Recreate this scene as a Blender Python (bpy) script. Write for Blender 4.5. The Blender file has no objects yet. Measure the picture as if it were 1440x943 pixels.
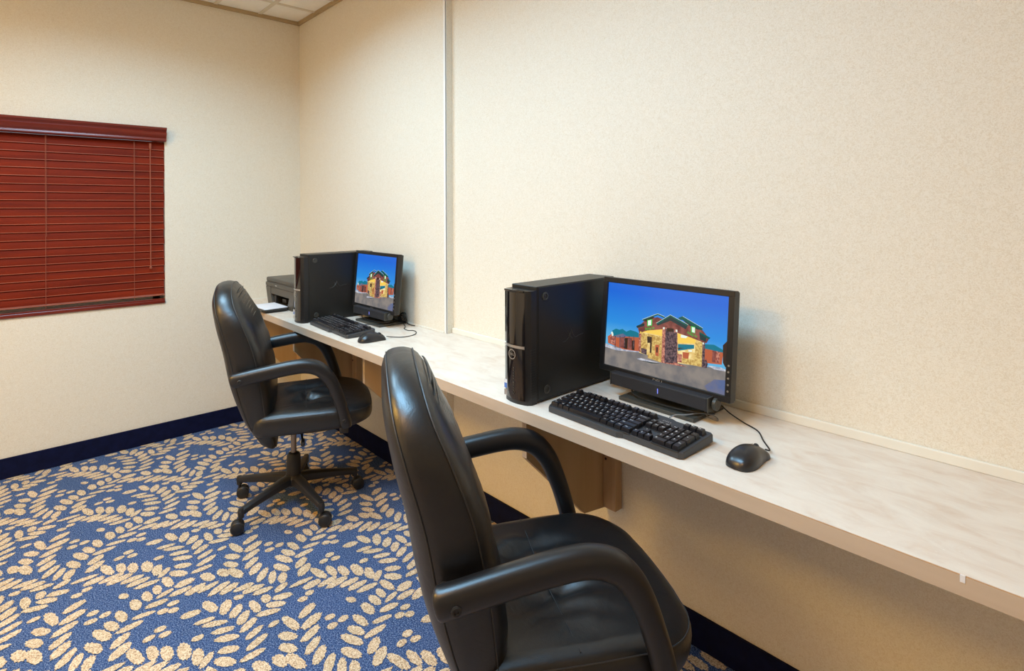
import bpy, bmesh, math, random
from mathutils import Vector, Matrix, noise
random.seed(7)
PI = math.pi
C = bpy.context.scene.collection

# ------------------------------------------------------------------ helpers
def lerp(a, b, t): return a + (b - a) * t
def interp(tab, x):
    if x <= tab[0][0]: return tab[0][1]
    for (x0, y0), (x1, y1) in zip(tab, tab[1:]):
        if x <= x1:
            t = (x - x0) / (x1 - x0)
            return lerp(y0, y1, t)
    return tab[-1][1]
def smooth_interp(tab, x):
    """Catmull-Rom through (x, y) pairs."""
    n = len(tab)
    if x <= tab[0][0]: return tab[0][1]
    if x >= tab[-1][0]: return tab[-1][1]
    for i in range(n - 1):
        if x <= tab[i+1][0]:
            x0, y0 = tab[i]; x1, y1 = tab[i+1]
            m0 = (y1 - tab[i-1][1]) / (x1 - tab[i-1][0]) if i > 0 else (y1 - y0) / (x1 - x0)
            m1 = (tab[i+2][1] - y0) / (tab[i+2][0] - x0) if i < n - 2 else (y1 - y0) / (x1 - x0)
            h = x1 - x0; t = (x - x0) / h
            return ((2*t**3 - 3*t**2 + 1) * y0 + (t**3 - 2*t**2 + t) * h * m0
                    + (-2*t**3 + 3*t**2) * y1 + (t**3 - t**2) * h * m1)
    return tab[-1][1]

def obj(name, bm, mat, parent=None, smooth=False, kind=None, label=None, loc=None, rot=None):
    me = bpy.data.meshes.new(name)
    bm.to_mesh(me); bm.free()
    for m in (mat if isinstance(mat, (list, tuple)) else [mat]): me.materials.append(m)
    if smooth:
        for p in me.polygons: p.use_smooth = True
        me.set_sharp_from_angle(angle=math.radians(smooth if smooth is not True else 40))
    o = bpy.data.objects.new(name, me); C.objects.link(o)
    if parent is not None: o.parent = parent
    if kind: o['kind'] = kind
    if label: o['label'] = label
    if loc: o.location = loc
    if rot: o.rotation_euler = rot
    return o
def empty(name, loc=(0,0,0), rz=0.0):
    o = bpy.data.objects.new(name, None); C.objects.link(o)
    o.location = loc; o.rotation_euler = (0, 0, rz); o.empty_display_size = .05
    return o
def tag(o, label, cat, group=None):
    o['label'] = label; o['category'] = cat
    if group: o['group'] = group
    return o
def copy_tree(o, parent=None):
    c = o.copy(); C.objects.link(c); c.parent = parent
    for ch in list(o.children): copy_tree(ch, c)
    return c
def kid(root, name):
    for c in root.children:
        if c.name.split('.')[0] == name: return c

def box(bm, x0, x1, y0, y1, z0, z1, bev=0.0, seg=2, mi=0, mtx=None):
    r = bmesh.ops.create_cube(bm, size=1.0)
    vs = r['verts']
    for v in vs:
        v.co = Vector((lerp(x0, x1, v.co.x + .5), lerp(y0, y1, v.co.y + .5), lerp(z0, z1, v.co.z + .5)))
    fs = list({f for v in vs for f in v.link_faces})
    if bev > 0:
        es = list({e for v in vs for e in v.link_edges})
        rb = bmesh.ops.bevel(bm, geom=es, offset=bev, segments=seg, profile=.5, affect='EDGES')
        fs = list({f for f in rb['faces']} | {f for f in fs if f.is_valid})
        vs = list({v for f in fs for v in f.verts})
    for f in fs: f.material_index = mi
    if mtx is not None:
        for v in vs: v.co = mtx @ v.co
    return vs
def frames_along(path):
    P = [Vector(p) for p in path]; n = len(P); T = []
    for i in range(n):
        a = P[max(i-1, 0)]; b = P[min(i+1, n-1)]
        T.append((b - a).normalized())
    up = Vector((0, 0, 1)) if abs(T[0].z) < .9 else Vector((1, 0, 0))
    s = T[0].cross(up).normalized(); S = [s]
    for i in range(1, n):
        s = S[-1] - T[i] * S[-1].dot(T[i]); s.normalize(); S.append(s)
    return P, T, S
def catmull(pts, k=6):
    P = [Vector(p) for p in pts]; out = []
    for i in range(len(P) - 1):
        p0 = P[max(i-1, 0)]; p1 = P[i]; p2 = P[i+1]; p3 = P[min(i+2, len(P)-1)]
        for j in range(k):
            t = j / k
            out.append(.5 * ((2*p1) + (p2-p0)*t + (2*p0-5*p1+4*p2-p3)*t*t + (3*p1-p0-3*p2+p3)*t**3))
    out.append(P[-1]); return out
def tube(bm, path, r, segs=8, ry=None, caps=True, mi=0, power=1.0, side=None):
    """r, ry: number or list per point (half width along the side vector / across it)."""
    P, T, S = frames_along(path)
    if side is not None:
        S = []
        for t in T:
            s = Vector(side); s = s - t * s.dot(t); S.append(s.normalized())
    rings = []
    for i, p in enumerate(P):
        a = r[i] if isinstance(r, (list, tuple)) else r
        b = a if ry is None else (ry[i] if isinstance(ry, (list, tuple)) else ry)
        n = T[i].cross(S[i]).normalized(); ring = []
        for k in range(segs):
            th = 2 * PI * k / segs; c, s = math.cos(th), math.sin(th)
            c = math.copysign(abs(c) ** power, c); s = math.copysign(abs(s) ** power, s)
            ring.append(bm.verts.new(p + S[i] * (a * c) + n * (b * s)))
        rings.append(ring)
    for A, B in zip(rings, rings[1:]):
        for k in range(segs):
            f = bm.faces.new((A[k], A[(k+1) % segs], B[(k+1) % segs], B[k])); f.material_index = mi
    if caps:
        f = bm.faces.new(list(reversed(rings[0]))); f.material_index = mi
        f = bm.faces.new(rings[-1]); f.material_index = mi
    return rings
def lathe(bm, prof, segs=24, mtx=None, mi=0):
    """prof: (r, z) pairs from bottom to top, closed with fans when r is 0."""
    rings = []
    for r, z in prof:
        if r <= 1e-6: ring = [bm.verts.new((0, 0, z))]
        else: ring = [bm.verts.new((r * math.cos(2*PI*k/segs), r * math.sin(2*PI*k/segs), z)) for k in range(segs)]
        if mtx is not None:
            for v in ring: v.co = mtx @ v.co
        rings.append(ring)
    for A, B in zip(rings, rings[1:]):
        for k in range(segs):
            k2 = (k + 1) % segs
            if len(A) == 1 and len(B) == 1: continue
            if len(A) == 1: f = bm.faces.new((A[0], B[k2], B[k]))
            elif len(B) == 1: f = bm.faces.new((A[k], A[k2], B[0]))
            else: f = bm.faces.new((A[k], A[k2], B[k2], B[k]))
            f.material_index = mi
    for ring, rev in ((rings[0], True), (rings[-1], False)):
        if len(ring) > 1:
            f = bm.faces.new(list(reversed(ring)) if rev else ring); f.material_index = mi
def prism(bm, pts, axis, a0, a1, mi=0):
    """extrude a 2D polygon along an axis (0 x, 1 y, 2 z); pts give the two other coordinates in order."""
    def mk(p, a):
        c = list(p); c.insert(axis, a); return Vector(c)
    A = [bm.verts.new(mk(p, a0)) for p in pts]; B = [bm.verts.new(mk(p, a1)) for p in pts]
    n = len(pts); fs = [bm.faces.new(A), bm.faces.new(B)]
    for k in range(n): fs.append(bm.faces.new((A[k], A[(k+1) % n], B[(k+1) % n], B[k])))
    bmesh.ops.recalc_face_normals(bm, faces=fs)
    for f in fs: f.material_index = mi
    return A + B
def quad(bm, pts, mi=0):
    f = bm.faces.new([bm.verts.new(p) for p in pts]); f.material_index = mi; return f
def T(x, y, z): return Matrix.Translation((x, y, z))
def R(a, ax): return Matrix.Rotation(a, 4, ax)

_txt = {}
def text_into(bm, s, size, mtx, mi=0, depth=0.0, align='CENTER', sx=1.0):
    """lettering as mesh faces added to bm; glyphs stand in the local XY plane before mtx."""
    key = (s, align)
    if key not in _txt:
        cu = bpy.data.curves.new('lettering', 'FONT'); cu.body = s; cu.size = 1.0
        cu.align_x = align; cu.align_y = 'CENTER'; cu.resolution_u = 2
        o = bpy.data.objects.new('lettering', cu); C.objects.link(o)
        dg = bpy.context.evaluated_depsgraph_get()
        me = o.evaluated_get(dg).to_mesh()
        _txt[key] = ([tuple(v.co) for v in me.vertices], [tuple(p.vertices) for p in me.polygons])
        o.evaluated_get(dg).to_mesh_clear()
        bpy.data.objects.remove(o); bpy.data.curves.remove(cu)
    V, F = _txt[key]
    vs = [bm.verts.new(mtx @ Vector((x * size * sx, y * size, z * size))) for x, y, z in V]
    for f in F:
        try: fc = bm.faces.new([vs[i] for i in f]); fc.material_index = mi
        except ValueError: pass

# ------------------------------------------------------------------ materials
def newmat(name):
    m = bpy.data.materials.new(name); m.use_nodes = True
    nt = m.node_tree; b = nt.nodes['Principled BSDF']
    return m, nt, b
def plain(name, col, rough=.5, metal=0.0, spec=.5, coat=0.0, bump=0.0, bscale=200, var=0.0, vscale=8):
    m, nt, b = newmat(name)
    b.inputs['Base Color'].default_value = (*col, 1); b.inputs['Roughness'].default_value = rough
    b.inputs['Metallic'].default_value = metal; b.inputs['Specular IOR Level'].default_value = spec
    b.inputs['Coat Weight'].default_value = coat; b.inputs['Coat Roughness'].default_value = .08
    tc = nt.nodes.new('ShaderNodeTexCoord')
    if bump > 0:
        n = nt.nodes.new('ShaderNodeTexNoise'); n.inputs['Scale'].default_value = bscale; n.inputs['Detail'].default_value = 3
        bp = nt.nodes.new('ShaderNodeBump'); bp.inputs['Strength'].default_value = bump; bp.inputs['Distance'].default_value = .002
        nt.links.new(tc.outputs['Object'], n.inputs['Vector']); nt.links.new(n.outputs['Fac'], bp.inputs['Height'])
        nt.links.new(bp.outputs['Normal'], b.inputs['Normal'])
    n2 = nt.nodes.new('ShaderNodeTexNoise'); n2.inputs['Scale'].default_value = vscale; n2.inputs['Detail'].default_value = 4
    rp = nt.nodes.new('ShaderNodeValToRGB'); v = max(var, .03)
    rp.color_ramp.elements[0].position = .3; rp.color_ramp.elements[1].position = .7
    rp.color_ramp.elements[0].color = (*[c * (1 - v) for c in col], 1); rp.color_ramp.elements[1].color = (*[min(1, c * (1 + v)) for c in col], 1)
    nt.links.new(tc.outputs['Object'], n2.inputs['Vector']); nt.links.new(n2.outputs['Fac'], rp.inputs['Fac'])
    nt.links.new(rp.outputs['Color'], b.inputs['Base Color'])
    return m
def emis(name, col, s=1.0):
    m, nt, b = newmat(name)
    b.inputs['Base Color'].default_value = (0, 0, 0, 1); b.inputs['Roughness'].default_value = .25
    b.inputs['Emission Color'].default_value = (*col, 1); b.inputs['Emission Strength'].default_value = s
    return m
def srgb(r, g, b):
    return tuple((c / 255 / 12.92) if c / 255 <= .04045 else ((c / 255 + .055) / 1.055) ** 2.4 for c in (r, g, b))

def wall_material():
    m, nt, b = newmat('vermicelli wallpaper'); L = nt.links
    tc = nt.nodes.new('ShaderNodeTexCoord')
    n1 = nt.nodes.new('ShaderNodeTexNoise'); n1.inputs['Scale'].default_value = 120; n1.inputs['Detail'].default_value = 2; n1.inputs['Distortion'].default_value = 1.6
    ab = nt.nodes.new('ShaderNodeMath'); ab.operation = 'SUBTRACT'; ab.inputs[1].default_value = .5
    ab2 = nt.nodes.new('ShaderNodeMath'); ab2.operation = 'ABSOLUTE'
    rp = nt.nodes.new('ShaderNodeValToRGB')
    rp.color_ramp.elements[0].position = .0; rp.color_ramp.elements[0].color = (*WALL_DARK, 1)
    rp.color_ramp.elements[1].position = .07; rp.color_ramp.elements[1].color = (*WALL_BASE, 1)
    L.new(tc.outputs['Object'], n1.inputs['Vector']); L.new(n1.outputs['Fac'], ab.inputs[0]); L.new(ab.outputs[0], ab2.inputs[0]); L.new(ab2.outputs[0], rp.inputs['Fac'])
    L.new(rp.outputs['Color'], b.inputs['Base Color'])
    bp = nt.nodes.new('ShaderNodeBump'); bp.inputs['Strength'].default_value = .22; bp.inputs['Distance'].default_value = .0015
    L.new(rp.outputs['Color'], bp.inputs['Height']); L.new(bp.outputs['Normal'], b.inputs['Normal'])
    b.inputs['Roughness'].default_value = .6; b.inputs['Specular IOR Level'].default_value = .25
    return m
WALL_BASE = (.81, .765, .66); WALL_DARK = (.71, .64, .51)

def carpet_material(name, c0, c1, c2):
    m, nt, b = newmat(name); L = nt.links
    tc = nt.nodes.new('ShaderNodeTexCoord')
    n1 = nt.nodes.new('ShaderNodeTexNoise'); n1.inputs['Scale'].default_value = 240; n1.inputs['Detail'].default_value = 3; n1.inputs['Roughness'].default_value = .7
    n2 = nt.nodes.new('ShaderNodeTexNoise'); n2.inputs['Scale'].default_value = 6; n2.inputs['Detail'].default_value = 3
    rp = nt.nodes.new('ShaderNodeValToRGB'); e = rp.color_ramp.elements
    e[0].position = .33; e[0].color = (*c0, 1); e[1].position = .68; e[1].color = (*c2, 1)
    k = e.new(.5); k.color = (*c1, 1)
    L.new(tc.outputs['Object'], n1.inputs['Vector']); L.new(tc.outputs['Object'], n2.inputs['Vector'])
    L.new(n1.outputs['Fac'], rp.inputs['Fac'])
    mx = nt.nodes.new('ShaderNodeMixRGB'); mx.blend_type = 'MULTIPLY'; mx.inputs['Fac'].default_value = .35
    r2 = nt.nodes.new('ShaderNodeValToRGB'); r2.color_ramp.elements[0].position = .35; r2.color_ramp.elements[0].color = (.72, .78, .74, 1)
    r2.color_ramp.elements[1].position = .65; r2.color_ramp.elements[1].color = (1, 1, 1, 1)
    L.new(n2.outputs['Fac'], r2.inputs['Fac']); L.new(rp.outputs['Color'], mx.inputs['Color1']); L.new(r2.outputs['Color'], mx.inputs['Color2'])
    L.new(mx.outputs['Color'], b.inputs['Base Color'])
    bp = nt.nodes.new('ShaderNodeBump'); bp.inputs['Strength'].default_value = .7; bp.inputs['Distance'].default_value = .004
    L.new(n1.outputs['Fac'], bp.inputs['Height']); L.new(bp.outputs['Normal'], b.inputs['Normal'])
    b.inputs['Roughness'].default_value = .95; b.inputs['Specular IOR Level'].default_value = .1
    return m

def laminate_material():
    m, nt, b = newmat('mottled travertine laminate'); L = nt.links
    tc = nt.nodes.new('ShaderNodeTexCoord')
    mp = nt.nodes.new('ShaderNodeMapping'); mp.inputs['Scale'].default_value = (9, 22, 9); mp.inputs['Rotation'].default_value = (0, 0, .35)
    n1 = nt.nodes.new('ShaderNodeTexNoise'); n1.inputs['Scale'].default_value = 1.0; n1.inputs['Detail'].default_value = 8; n1.inputs['Roughness'].default_value = .62; n1.inputs['Distortion'].default_value = .8
    rp = nt.nodes.new('ShaderNodeValToRGB'); e = rp.color_ramp.elements
    e[0].position = .28; e[0].color = (.66, .53, .42, 1); e[1].position = .75; e[1].color = (.80, .73, .63, 1)
    k = e.new(.5); k.color = (.74, .65, .55, 1)
    n2 = nt.nodes.new('ShaderNodeTexNoise'); n2.inputs['Scale'].default_value = 9; n2.inputs['Detail'].default_value = 6; n2.inputs['Roughness'].default_value = .7
    r2 = nt.nodes.new('ShaderNodeValToRGB'); r2.color_ramp.elements[0].position = .66; r2.color_ramp.elements[0].color = (0, 0, 0, 1); r2.color_ramp.elements[1].position = .72
    mx = nt.nodes.new('ShaderNodeMixRGB'); mx.inputs['Color2'].default_value = (.90, .86, .76, 1)
    L.new(tc.outputs['Object'], mp.inputs['Vector']); L.new(mp.outputs['Vector'], n1.inputs['Vector']); L.new(mp.outputs['Vector'], n2.inputs['Vector'])
    L.new(n1.outputs['Fac'], rp.inputs['Fac']); L.new(n2.outputs['Fac'], r2.inputs['Fac'])
    L.new(r2.outputs['Color'], mx.inputs['Fac']); L.new(rp.outputs['Color'], mx.inputs['Color1']); L.new(mx.outputs['Color'], b.inputs['Base Color'])
    b.inputs['Roughness'].default_value = .42; b.inputs['Specular IOR Level'].default_value = .35
    return m
def wood_material(name, c0, c1, axis=0, rough=.5, scale=1.0, coat=0.0):
    m, nt, b = newmat(name); L = nt.links
    tc = nt.nodes.new('ShaderNodeTexCoord'); mp = nt.nodes.new('ShaderNodeMapping')
    s = [22 * scale] * 3; s[axis] = 1.6 * scale; mp.inputs['Scale'].default_value = s
    n1 = nt.nodes.new('ShaderNodeTexNoise'); n1.inputs['Scale'].default_value = 1; n1.inputs['Detail'].default_value = 6; n1.inputs['Distortion'].default_value = .6
    rp = nt.nodes.new('ShaderNodeValToRGB'); rp.color_ramp.elements[0].position = .3; rp.color_ramp.elements[0].color = (*c0, 1)
    rp.color_ramp.elements[1].position = .7; rp.color_ramp.elements[1].color = (*c1, 1)
    L.new(tc.outputs['Object'], mp.inputs['Vector']); L.new(mp.outputs['Vector'], n1.inputs['Vector']); L.new(n1.outputs['Fac'], rp.inputs['Fac']); L.new(rp.outputs['Color'], b.inputs['Base Color'])
    b.inputs['Roughness'].default_value = rough; b.inputs['Coat Weight'].default_value = coat; b.inputs['Coat Roughness'].default_value = .2
    return m
def leather_material():
    m, nt, b = newmat('black leather'); L = nt.links
    tc = nt.nodes.new('ShaderNodeTexCoord')
    v = nt.nodes.new('ShaderNodeTexVoronoi'); v.inputs['Scale'].default_value = 420
    n = nt.nodes.new('ShaderNodeTexNoise'); n.inputs['Scale'].default_value = 14; n.inputs['Detail'].default_value = 4
    n.inputs['Distortion'].default_value = .7
    b1 = nt.nodes.new('ShaderNodeBump'); b1.inputs['Strength'].default_value = .10; b1.inputs['Distance'].default_value = .001
    b2 = nt.nodes.new('ShaderNodeBump'); b2.inputs['Strength'].default_value = .16; b2.inputs['Distance'].default_value = .012
    L.new(tc.outputs['Object'], v.inputs['Vector']); L.new(tc.outputs['Object'], n.inputs['Vector'])
    L.new(n.outputs['Fac'], b2.inputs['Height']); L.new(v.outputs['Distance'], b1.inputs['Height']); L.new(b2.outputs['Normal'], b1.inputs['Normal'])
    L.new(b1.outputs['Normal'], b.inputs['Normal'])
    rp = nt.nodes.new('ShaderNodeValToRGB'); rp.color_ramp.elements[0].color = (.30, .30, .30, 1); rp.color_ramp.elements[1].color = (.44, .44, .44, 1)
    L.new(n.outputs['Fac'], rp.inputs['Fac']); L.new(rp.outputs['Color'], b.inputs['Roughness'])
    b.inputs['Base Color'].default_value = (.0065, .0065, .007, 1); b.inputs['Specular IOR Level'].default_value = .75
    return m

M = {}
M['wall'] = wall_material()
M['carpet_blue'] = carpet_material('blue carpet pile', srgb(16, 30, 66), srgb(60, 86, 134), srgb(150, 166, 196))
M['carpet_leaf'] = carpet_material('beige carpet pile', srgb(138, 108, 84), srgb(218, 190, 156), srgb(248, 232, 204))
M['navy'] = plain('navy carpet base', srgb(12, 18, 50), .9, spec=.15, bump=.3, bscale=400, var=.25, vscale=30)
M['laminate'] = laminate_material()
M['edge'] = wood_material('pale maple edge band', (.49, .39, .29), (.57, .47, .365), 0, .5)
M['caulk'] = plain('cream backsplash', (.80, .78, .69), .45)
M['ply'] = wood_material('birch plywood', (.47, .31, .15), (.58, .41, .22), 2, .55, .5)
M['stud'] = wood_material('pine cleat', (.50, .32, .16), (.60, .41, .23), 2, .55, 1.2)
M['screw'] = plain('dark screw head', (.03, .02, .02), .4, .6)
M['leather'] = leather_material()
M['arm'] = plain('black polyurethane', (.009, .009, .010), .36, spec=.65, bump=.06, bscale=500)
M['blackplastic'] = plain('black nylon', (.014, .014, .015), .48, spec=.5, bump=.05, bscale=300)
M['seam'] = plain('black seam thread', (.035, .034, .033), .5)
M['steel'] = plain('worn steel', (.30, .24, .19), .35, .9)
M['chrome'] = plain('silver', (.62, .62, .62), .3, .9)
M['case'] = plain('black painted steel', (.015, .014, .012), .42, spec=.42, bump=.04, bscale=900)
M['casetop'] = M['case']
M['gloss'] = plain('piano black plastic', (.008, .006, .006), .08, spec=.6, coat=.5)
M['vent'] = plain('dark vent', (.02, .019, .018), .5)
M['bezel'] = plain('matte black bezel', (.013, .012, .012), .38)
M['frameside'] = plain('dark olive frame', (.05, .048, .04), .45)
M['speaker'] = plain('speaker cloth', (.016, .016, .02), .7, bump=.4, bscale=1200)
M['keybody'] = plain('charcoal plastic', (.040, .041, .045), .45, bump=.03, bscale=700)
M['key'] = plain('black key cap', (.011, .011, .014), .33)
M['legend'] = plain('white legend', (.95, .95, .95), .5)
M['mouse'] = plain('dark grey mouse', (.018, .018, .020), .28)
M['cable'] = plain('black cable', (.012, .012, .012), .45)
M['cablegrey'] = plain('grey cable', (.30, .30, .31), .45)
M['printer'] = plain('olive grey plastic', (.075, .068, .056), .45)
M['printerdark'] = plain('dark grey plastic', (.02, .018, .016), .4)
M['paper'] = plain('white paper', (.86, .86, .90), .8)
M['blue'] = plain('blue sticker', (.10, .22, .60), .4)
M['stickerwhite'] = plain('white sticker', (.75, .78, .82), .4)
M['blind'] = wood_material('cherry blind slat', srgb(98, 26, 7), srgb(128, 39, 11), 1, .6, 1.0, .0)
M['blindedge'] = wood_material('cherry slat edge highlight', srgb(165, 88, 66), srgb(182, 104, 80), 1, .4)
M['valance'] = wood_material('cherry valance', srgb(100, 30, 18), srgb(122, 42, 26), 1, .28, 1.0, .2)
M['blind'].node_tree.nodes['Principled BSDF'].inputs['Specular IOR Level'].default_value = .12
M['cord'] = plain('brown ladder cord', srgb(150, 82, 60), .7)
M['white'] = plain('white enamel', (.86, .86, .82), .35)
M['tile'] = plain('ceiling tile', (.95, .93, .86), .85, bump=.3, bscale=120, var=.05)
M['tee'] = plain('ceiling tee', (.74, .68, .56), .5)
M['angle'] = plain('tan wall angle', (.45, .33, .18), .5)
M['jamb'] = plain('painted jamb', (.80, .74, .62), .6)
def glass_material():
    m, nt, b = newmat('window glass')
    b.inputs['Base Color'].default_value = (.9, .95, .95, 1); b.inputs['Roughness'].default_value = .02; b.inputs['Transmission Weight'].default_value = 1.0; b.inputs['IOR'].default_value = 1.45
    return m
M['glass'] = glass_material()
def louvre_material():
    m, nt, b = newmat('lit diffuser'); b.inputs['Base Color'].default_value = (.9, .9, .9, 1)
    b.inputs['Emission Color'].default_value = (1, .97, .92, 1); b.inputs['Emission Strength'].default_value = 2.0
    return m
M['diffuser'] = louvre_material()

LEAVES = [(0.361,0.364,0.0160,0.0119,1.56), (0.398,0.393,0.0161,0.0120,1.78), (0.404,0.353,0.0168,0.0121,1.58), (0.443,0.430,0.0342,0.0135,-3.01), (0.474,0.399,0.0321,0.0142,-2.81), (0.501,0.371,0.0405,0.0147,-2.77), (0.548,0.345,0.0360,0.0151,-2.75), (0.486,0.485,0.0317,0.0106,1.42), (0.519,0.442,0.0360,0.0124,1.64), (0.014,0.410,0.0325,0.0146,2.27), (0.064,0.402,0.0357,0.0161,2.25), (0.120,0.432,0.0447,0.0140,-2.94), (0.490,0.271,0.0343,0.0152,2.39), (0.543,0.278,0.0390,0.0132,2.45), (0.026,0.300,0.0362,0.0118,2.70), (0.055,0.326,0.0306,0.0142,2.75), (0.216,0.157,0.0325,0.0134,2.16), (0.263,0.159,0.0323,0.0116,2.01), (0.310,0.151,0.0370,0.0126,1.96), (0.354,0.125,0.0348,0.0115,1.59), (0.267,0.218,0.0173,0.0103,1.80), (0.300,0.260,0.0447,0.0136,-2.96), (0.350,0.231,0.0292,0.0153,-2.55), (0.399,0.213,0.0306,0.0146,-2.67), (0.419,0.128,0.0321,0.0165,-2.85), (0.432,0.177,0.0297,0.0159,-2.91), (0.466,0.210,0.0407,0.0154,-2.93), (0.338,0.313,0.0382,0.0161,1.99), (0.388,0.288,0.0369,0.0140,2.02), (0.441,0.272,0.0356,0.0133,2.25), (0.043,0.511,0.0164,0.0123,1.64), (0.079,0.518,0.0164,0.0119,1.48), (0.065,0.477,0.0170,0.0110,1.84), (0.167,0.022,0.0168,0.0114,1.53), (0.101,0.059,0.0294,0.0105,1.39), (0.136,0.080,0.0351,0.0121,1.11), (0.185,0.089,0.0317,0.0127,1.22), (0.229,0.089,0.0339,0.0137,1.02), (0.140,0.473,0.0344,0.0136,3.14), (0.170,0.505,0.0337,0.0147,3.11), (0.198,0.545,0.0381,0.0162,3.07), (0.248,0.002,0.0342,0.0150,2.90), (0.280,0.018,0.0300,0.0112,2.38), (0.282,0.078,0.0287,0.0143,1.01), (0.323,0.055,0.0323,0.0162,-2.47), (0.014,0.206,0.0324,0.0129,1.60), (0.046,0.226,0.0341,0.0145,1.54), (0.080,0.248,0.0308,0.0125,1.48), (0.106,0.302,0.0271,0.0125,2.06), (0.056,0.176,0.0156,0.0122,1.17), (0.155,0.288,0.0310,0.0144,1.19), (0.128,0.242,0.0225,0.0136,3.06), (0.180,0.256,0.0308,0.0141,0.99), (0.142,0.201,0.0358,0.0128,-3.12), (0.202,0.223,0.0350,0.0126,1.21), (0.127,0.365,0.0391,0.0107,1.56), (0.163,0.389,0.0311,0.0154,1.71), (0.201,0.364,0.0148,0.0117,1.69), (0.217,0.334,0.0157,0.0124,1.25), (0.122,0.148,0.0317,0.0152,2.43), (0.171,0.155,0.0318,0.0145,2.45), (0.540,0.165,0.0353,0.0148,1.92), (0.281,0.322,0.0350,0.0149,2.09), (0.187,0.436,0.0368,0.0127,1.72), (0.214,0.458,0.0397,0.0151,1.70), (0.245,0.491,0.0345,0.0136,1.58), (0.279,0.504,0.0336,0.0140,1.60), (0.315,0.524,0.0360,0.0123,1.51), (0.333,0.453,0.0187,0.0113,-2.76), (0.350,0.015,0.0361,0.0135,-3.04), (0.372,0.545,0.0270,0.0123,3.11), (0.389,0.512,0.0309,0.0134,-3.08), (0.410,0.475,0.0333,0.0148,-3.11), (0.414,0.561,0.0284,0.0096,1.90), (0.454,0.528,0.0314,0.0132,1.49), (0.490,0.003,0.0170,0.0115,1.56), (0.511,0.535,0.0162,0.0124,1.45), (0.528,0.563,0.0155,0.0125,1.25), (0.035,0.033,0.0275,0.0154,1.39), (0.398,0.058,0.0310,0.0170,1.75), (0.439,0.037,0.0336,0.0130,1.62), (0.463,0.077,0.0351,0.0152,1.91), (0.481,0.114,0.0349,0.0119,1.82), (0.515,0.139,0.0406,0.0137,2.00), (0.039,0.090,0.0371,0.0149,-2.93), (0.077,0.128,0.0369,0.0153,2.70)]
EXPOSURE = 0.04
LIGHTS = [(1.3, -1.2, 'square recessed cool white ceiling light over the farther chair', 27, 155, (0.46, 0.76, 1), 0.6, 0.6),
(2.65, -1.4, 'large recessed cool white ceiling panel over the nearer chair', 42, 165, (0.36, 0.69, 1), 1.15, 0.55),
(3.3, -2.3, 'added square warm fill light in the ceiling near the camera', 17, 180, (1, 0.52, 0.14), 0.6, 0.6),  # the warm pair is added fill, browning the shadows and upper walls
(1.9, -2.9, 'added square warm fill light in the ceiling nearest the back wall', 57, 180, (1, 0.56, 0.10), 0.6, 0.6)]

# ------------------------------------------------------------------ the room
RX, RY, RZ = 6.2, -3.7, 2.598          # far ends of the room
SX, SD = 1.67, .037                    # the furred-out part of the desk wall: its end and depth
WY0, WY1, WZ0, WZ1 = -2.35, -.831, .792, 1.795   # window opening in the left wall

def struct(name, bm, mat, **k):
    o = obj(name, bm, mat, kind='structure', **k); return o

# floor: blue pile with the sprig pattern woven in
bm = bmesh.new()
quad(bm, [(-.15, RY - .1, 0), (RX + .1, RY - .1, 0), (RX + .1, .1, 0), (-.15, .1, 0)], 0)
rnd = random.Random(3)
EX, EY = .5535, .567
for i in range(-1, 12):
    for j in range(-7, 1):
        for li, (lx, ly, a, b, an) in enumerate(LEAVES):
            x = lx + i * EX; y = ly + j * EY
            if x < .005 or x > RX - .3 or y > -.02 or y < RY + .3: continue
            big = x > .9
            n = 26
            ring = []
            a2 = a * 1.06; b2 = b * 1.12
            for k in range(n):
                th = 2 * PI * k / n
                c, s = math.cos(th), math.sin(th)
                rr = 1 + rnd.uniform(-.09, .09) + (.06 if k % 2 else -.06)
                u = math.copysign(abs(c) ** .95, c) * a2 * rr; v = s * b2 * rr
                px, py = x + u * math.cos(an) - v * math.sin(an), y + u * math.sin(an) + v * math.cos(an)
                ring.append(bm.verts.new((min(px, RX), min(py, -.008), .0012 + .00012 * (li % 7))))
            f = bm.faces.new(ring); f.material_index = 1
struct('floor', bm, [M['carpet_blue'], M['carpet_leaf']])

# desk wall, with the furred-out section and its return
bm = bmesh.new(); box(bm, SX, RX, 0, .12, 0, RZ)
box(bm, -.12, SX, -SD, .12, 0, RZ)
struct('wall_desk', bm, M['wall'])
bm = bmesh.new()   # left (window) wall around its opening
box(bm, -.12, 0, RY, WY0, 0, RZ); box(bm, -.12, 0, WY1, -SD, 0, RZ)
box(bm, -.12, 0, WY0, WY1, 0, WZ0); box(bm, -.12, 0, WY0, WY1, WZ1, RZ)
struct('wall_left', bm, M['wall'])
bm = bmesh.new(); box(bm, RX, RX + .12, RY, .12, 0, RZ); struct('wall_right', bm, M['wall'])
bm = bmesh.new(); box(bm, -.12, RX + .12, RY - .12, RY, 0, RZ); struct('wall_back', bm, M['wall'])

# ceiling with its tiles
bm = bmesh.new(); box(bm, -.12, RX + .12, RY - .12, .12, RZ, RZ + .1)
ceil_ = struct('ceiling', bm, M['tile'])
bm = bmesh.new()
x = .275
while x < RX:
    box(bm, x - .011, x + .011, RY, -.0, RZ - .006, RZ + .002); x += .55
    if x < 2: x -= .275
y = -.299
while y > RY:
    box(bm, 0, RX, y - .011, y + .011, RZ - .0055, RZ + .002); y -= .2625
struct('trim_1', bm, M['tee'])
bm = bmesh.new()
box(bm, 0, .016, RY, -SD, RZ - .022, RZ - .001); box(bm, 0, SX + .016, -SD - .016, -SD, RZ - .0225, RZ - .0005)
box(bm, SX, RX, -.016, 0, RZ - .022, RZ - .001)
struct('trim_2', bm, M['angle'])
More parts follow.
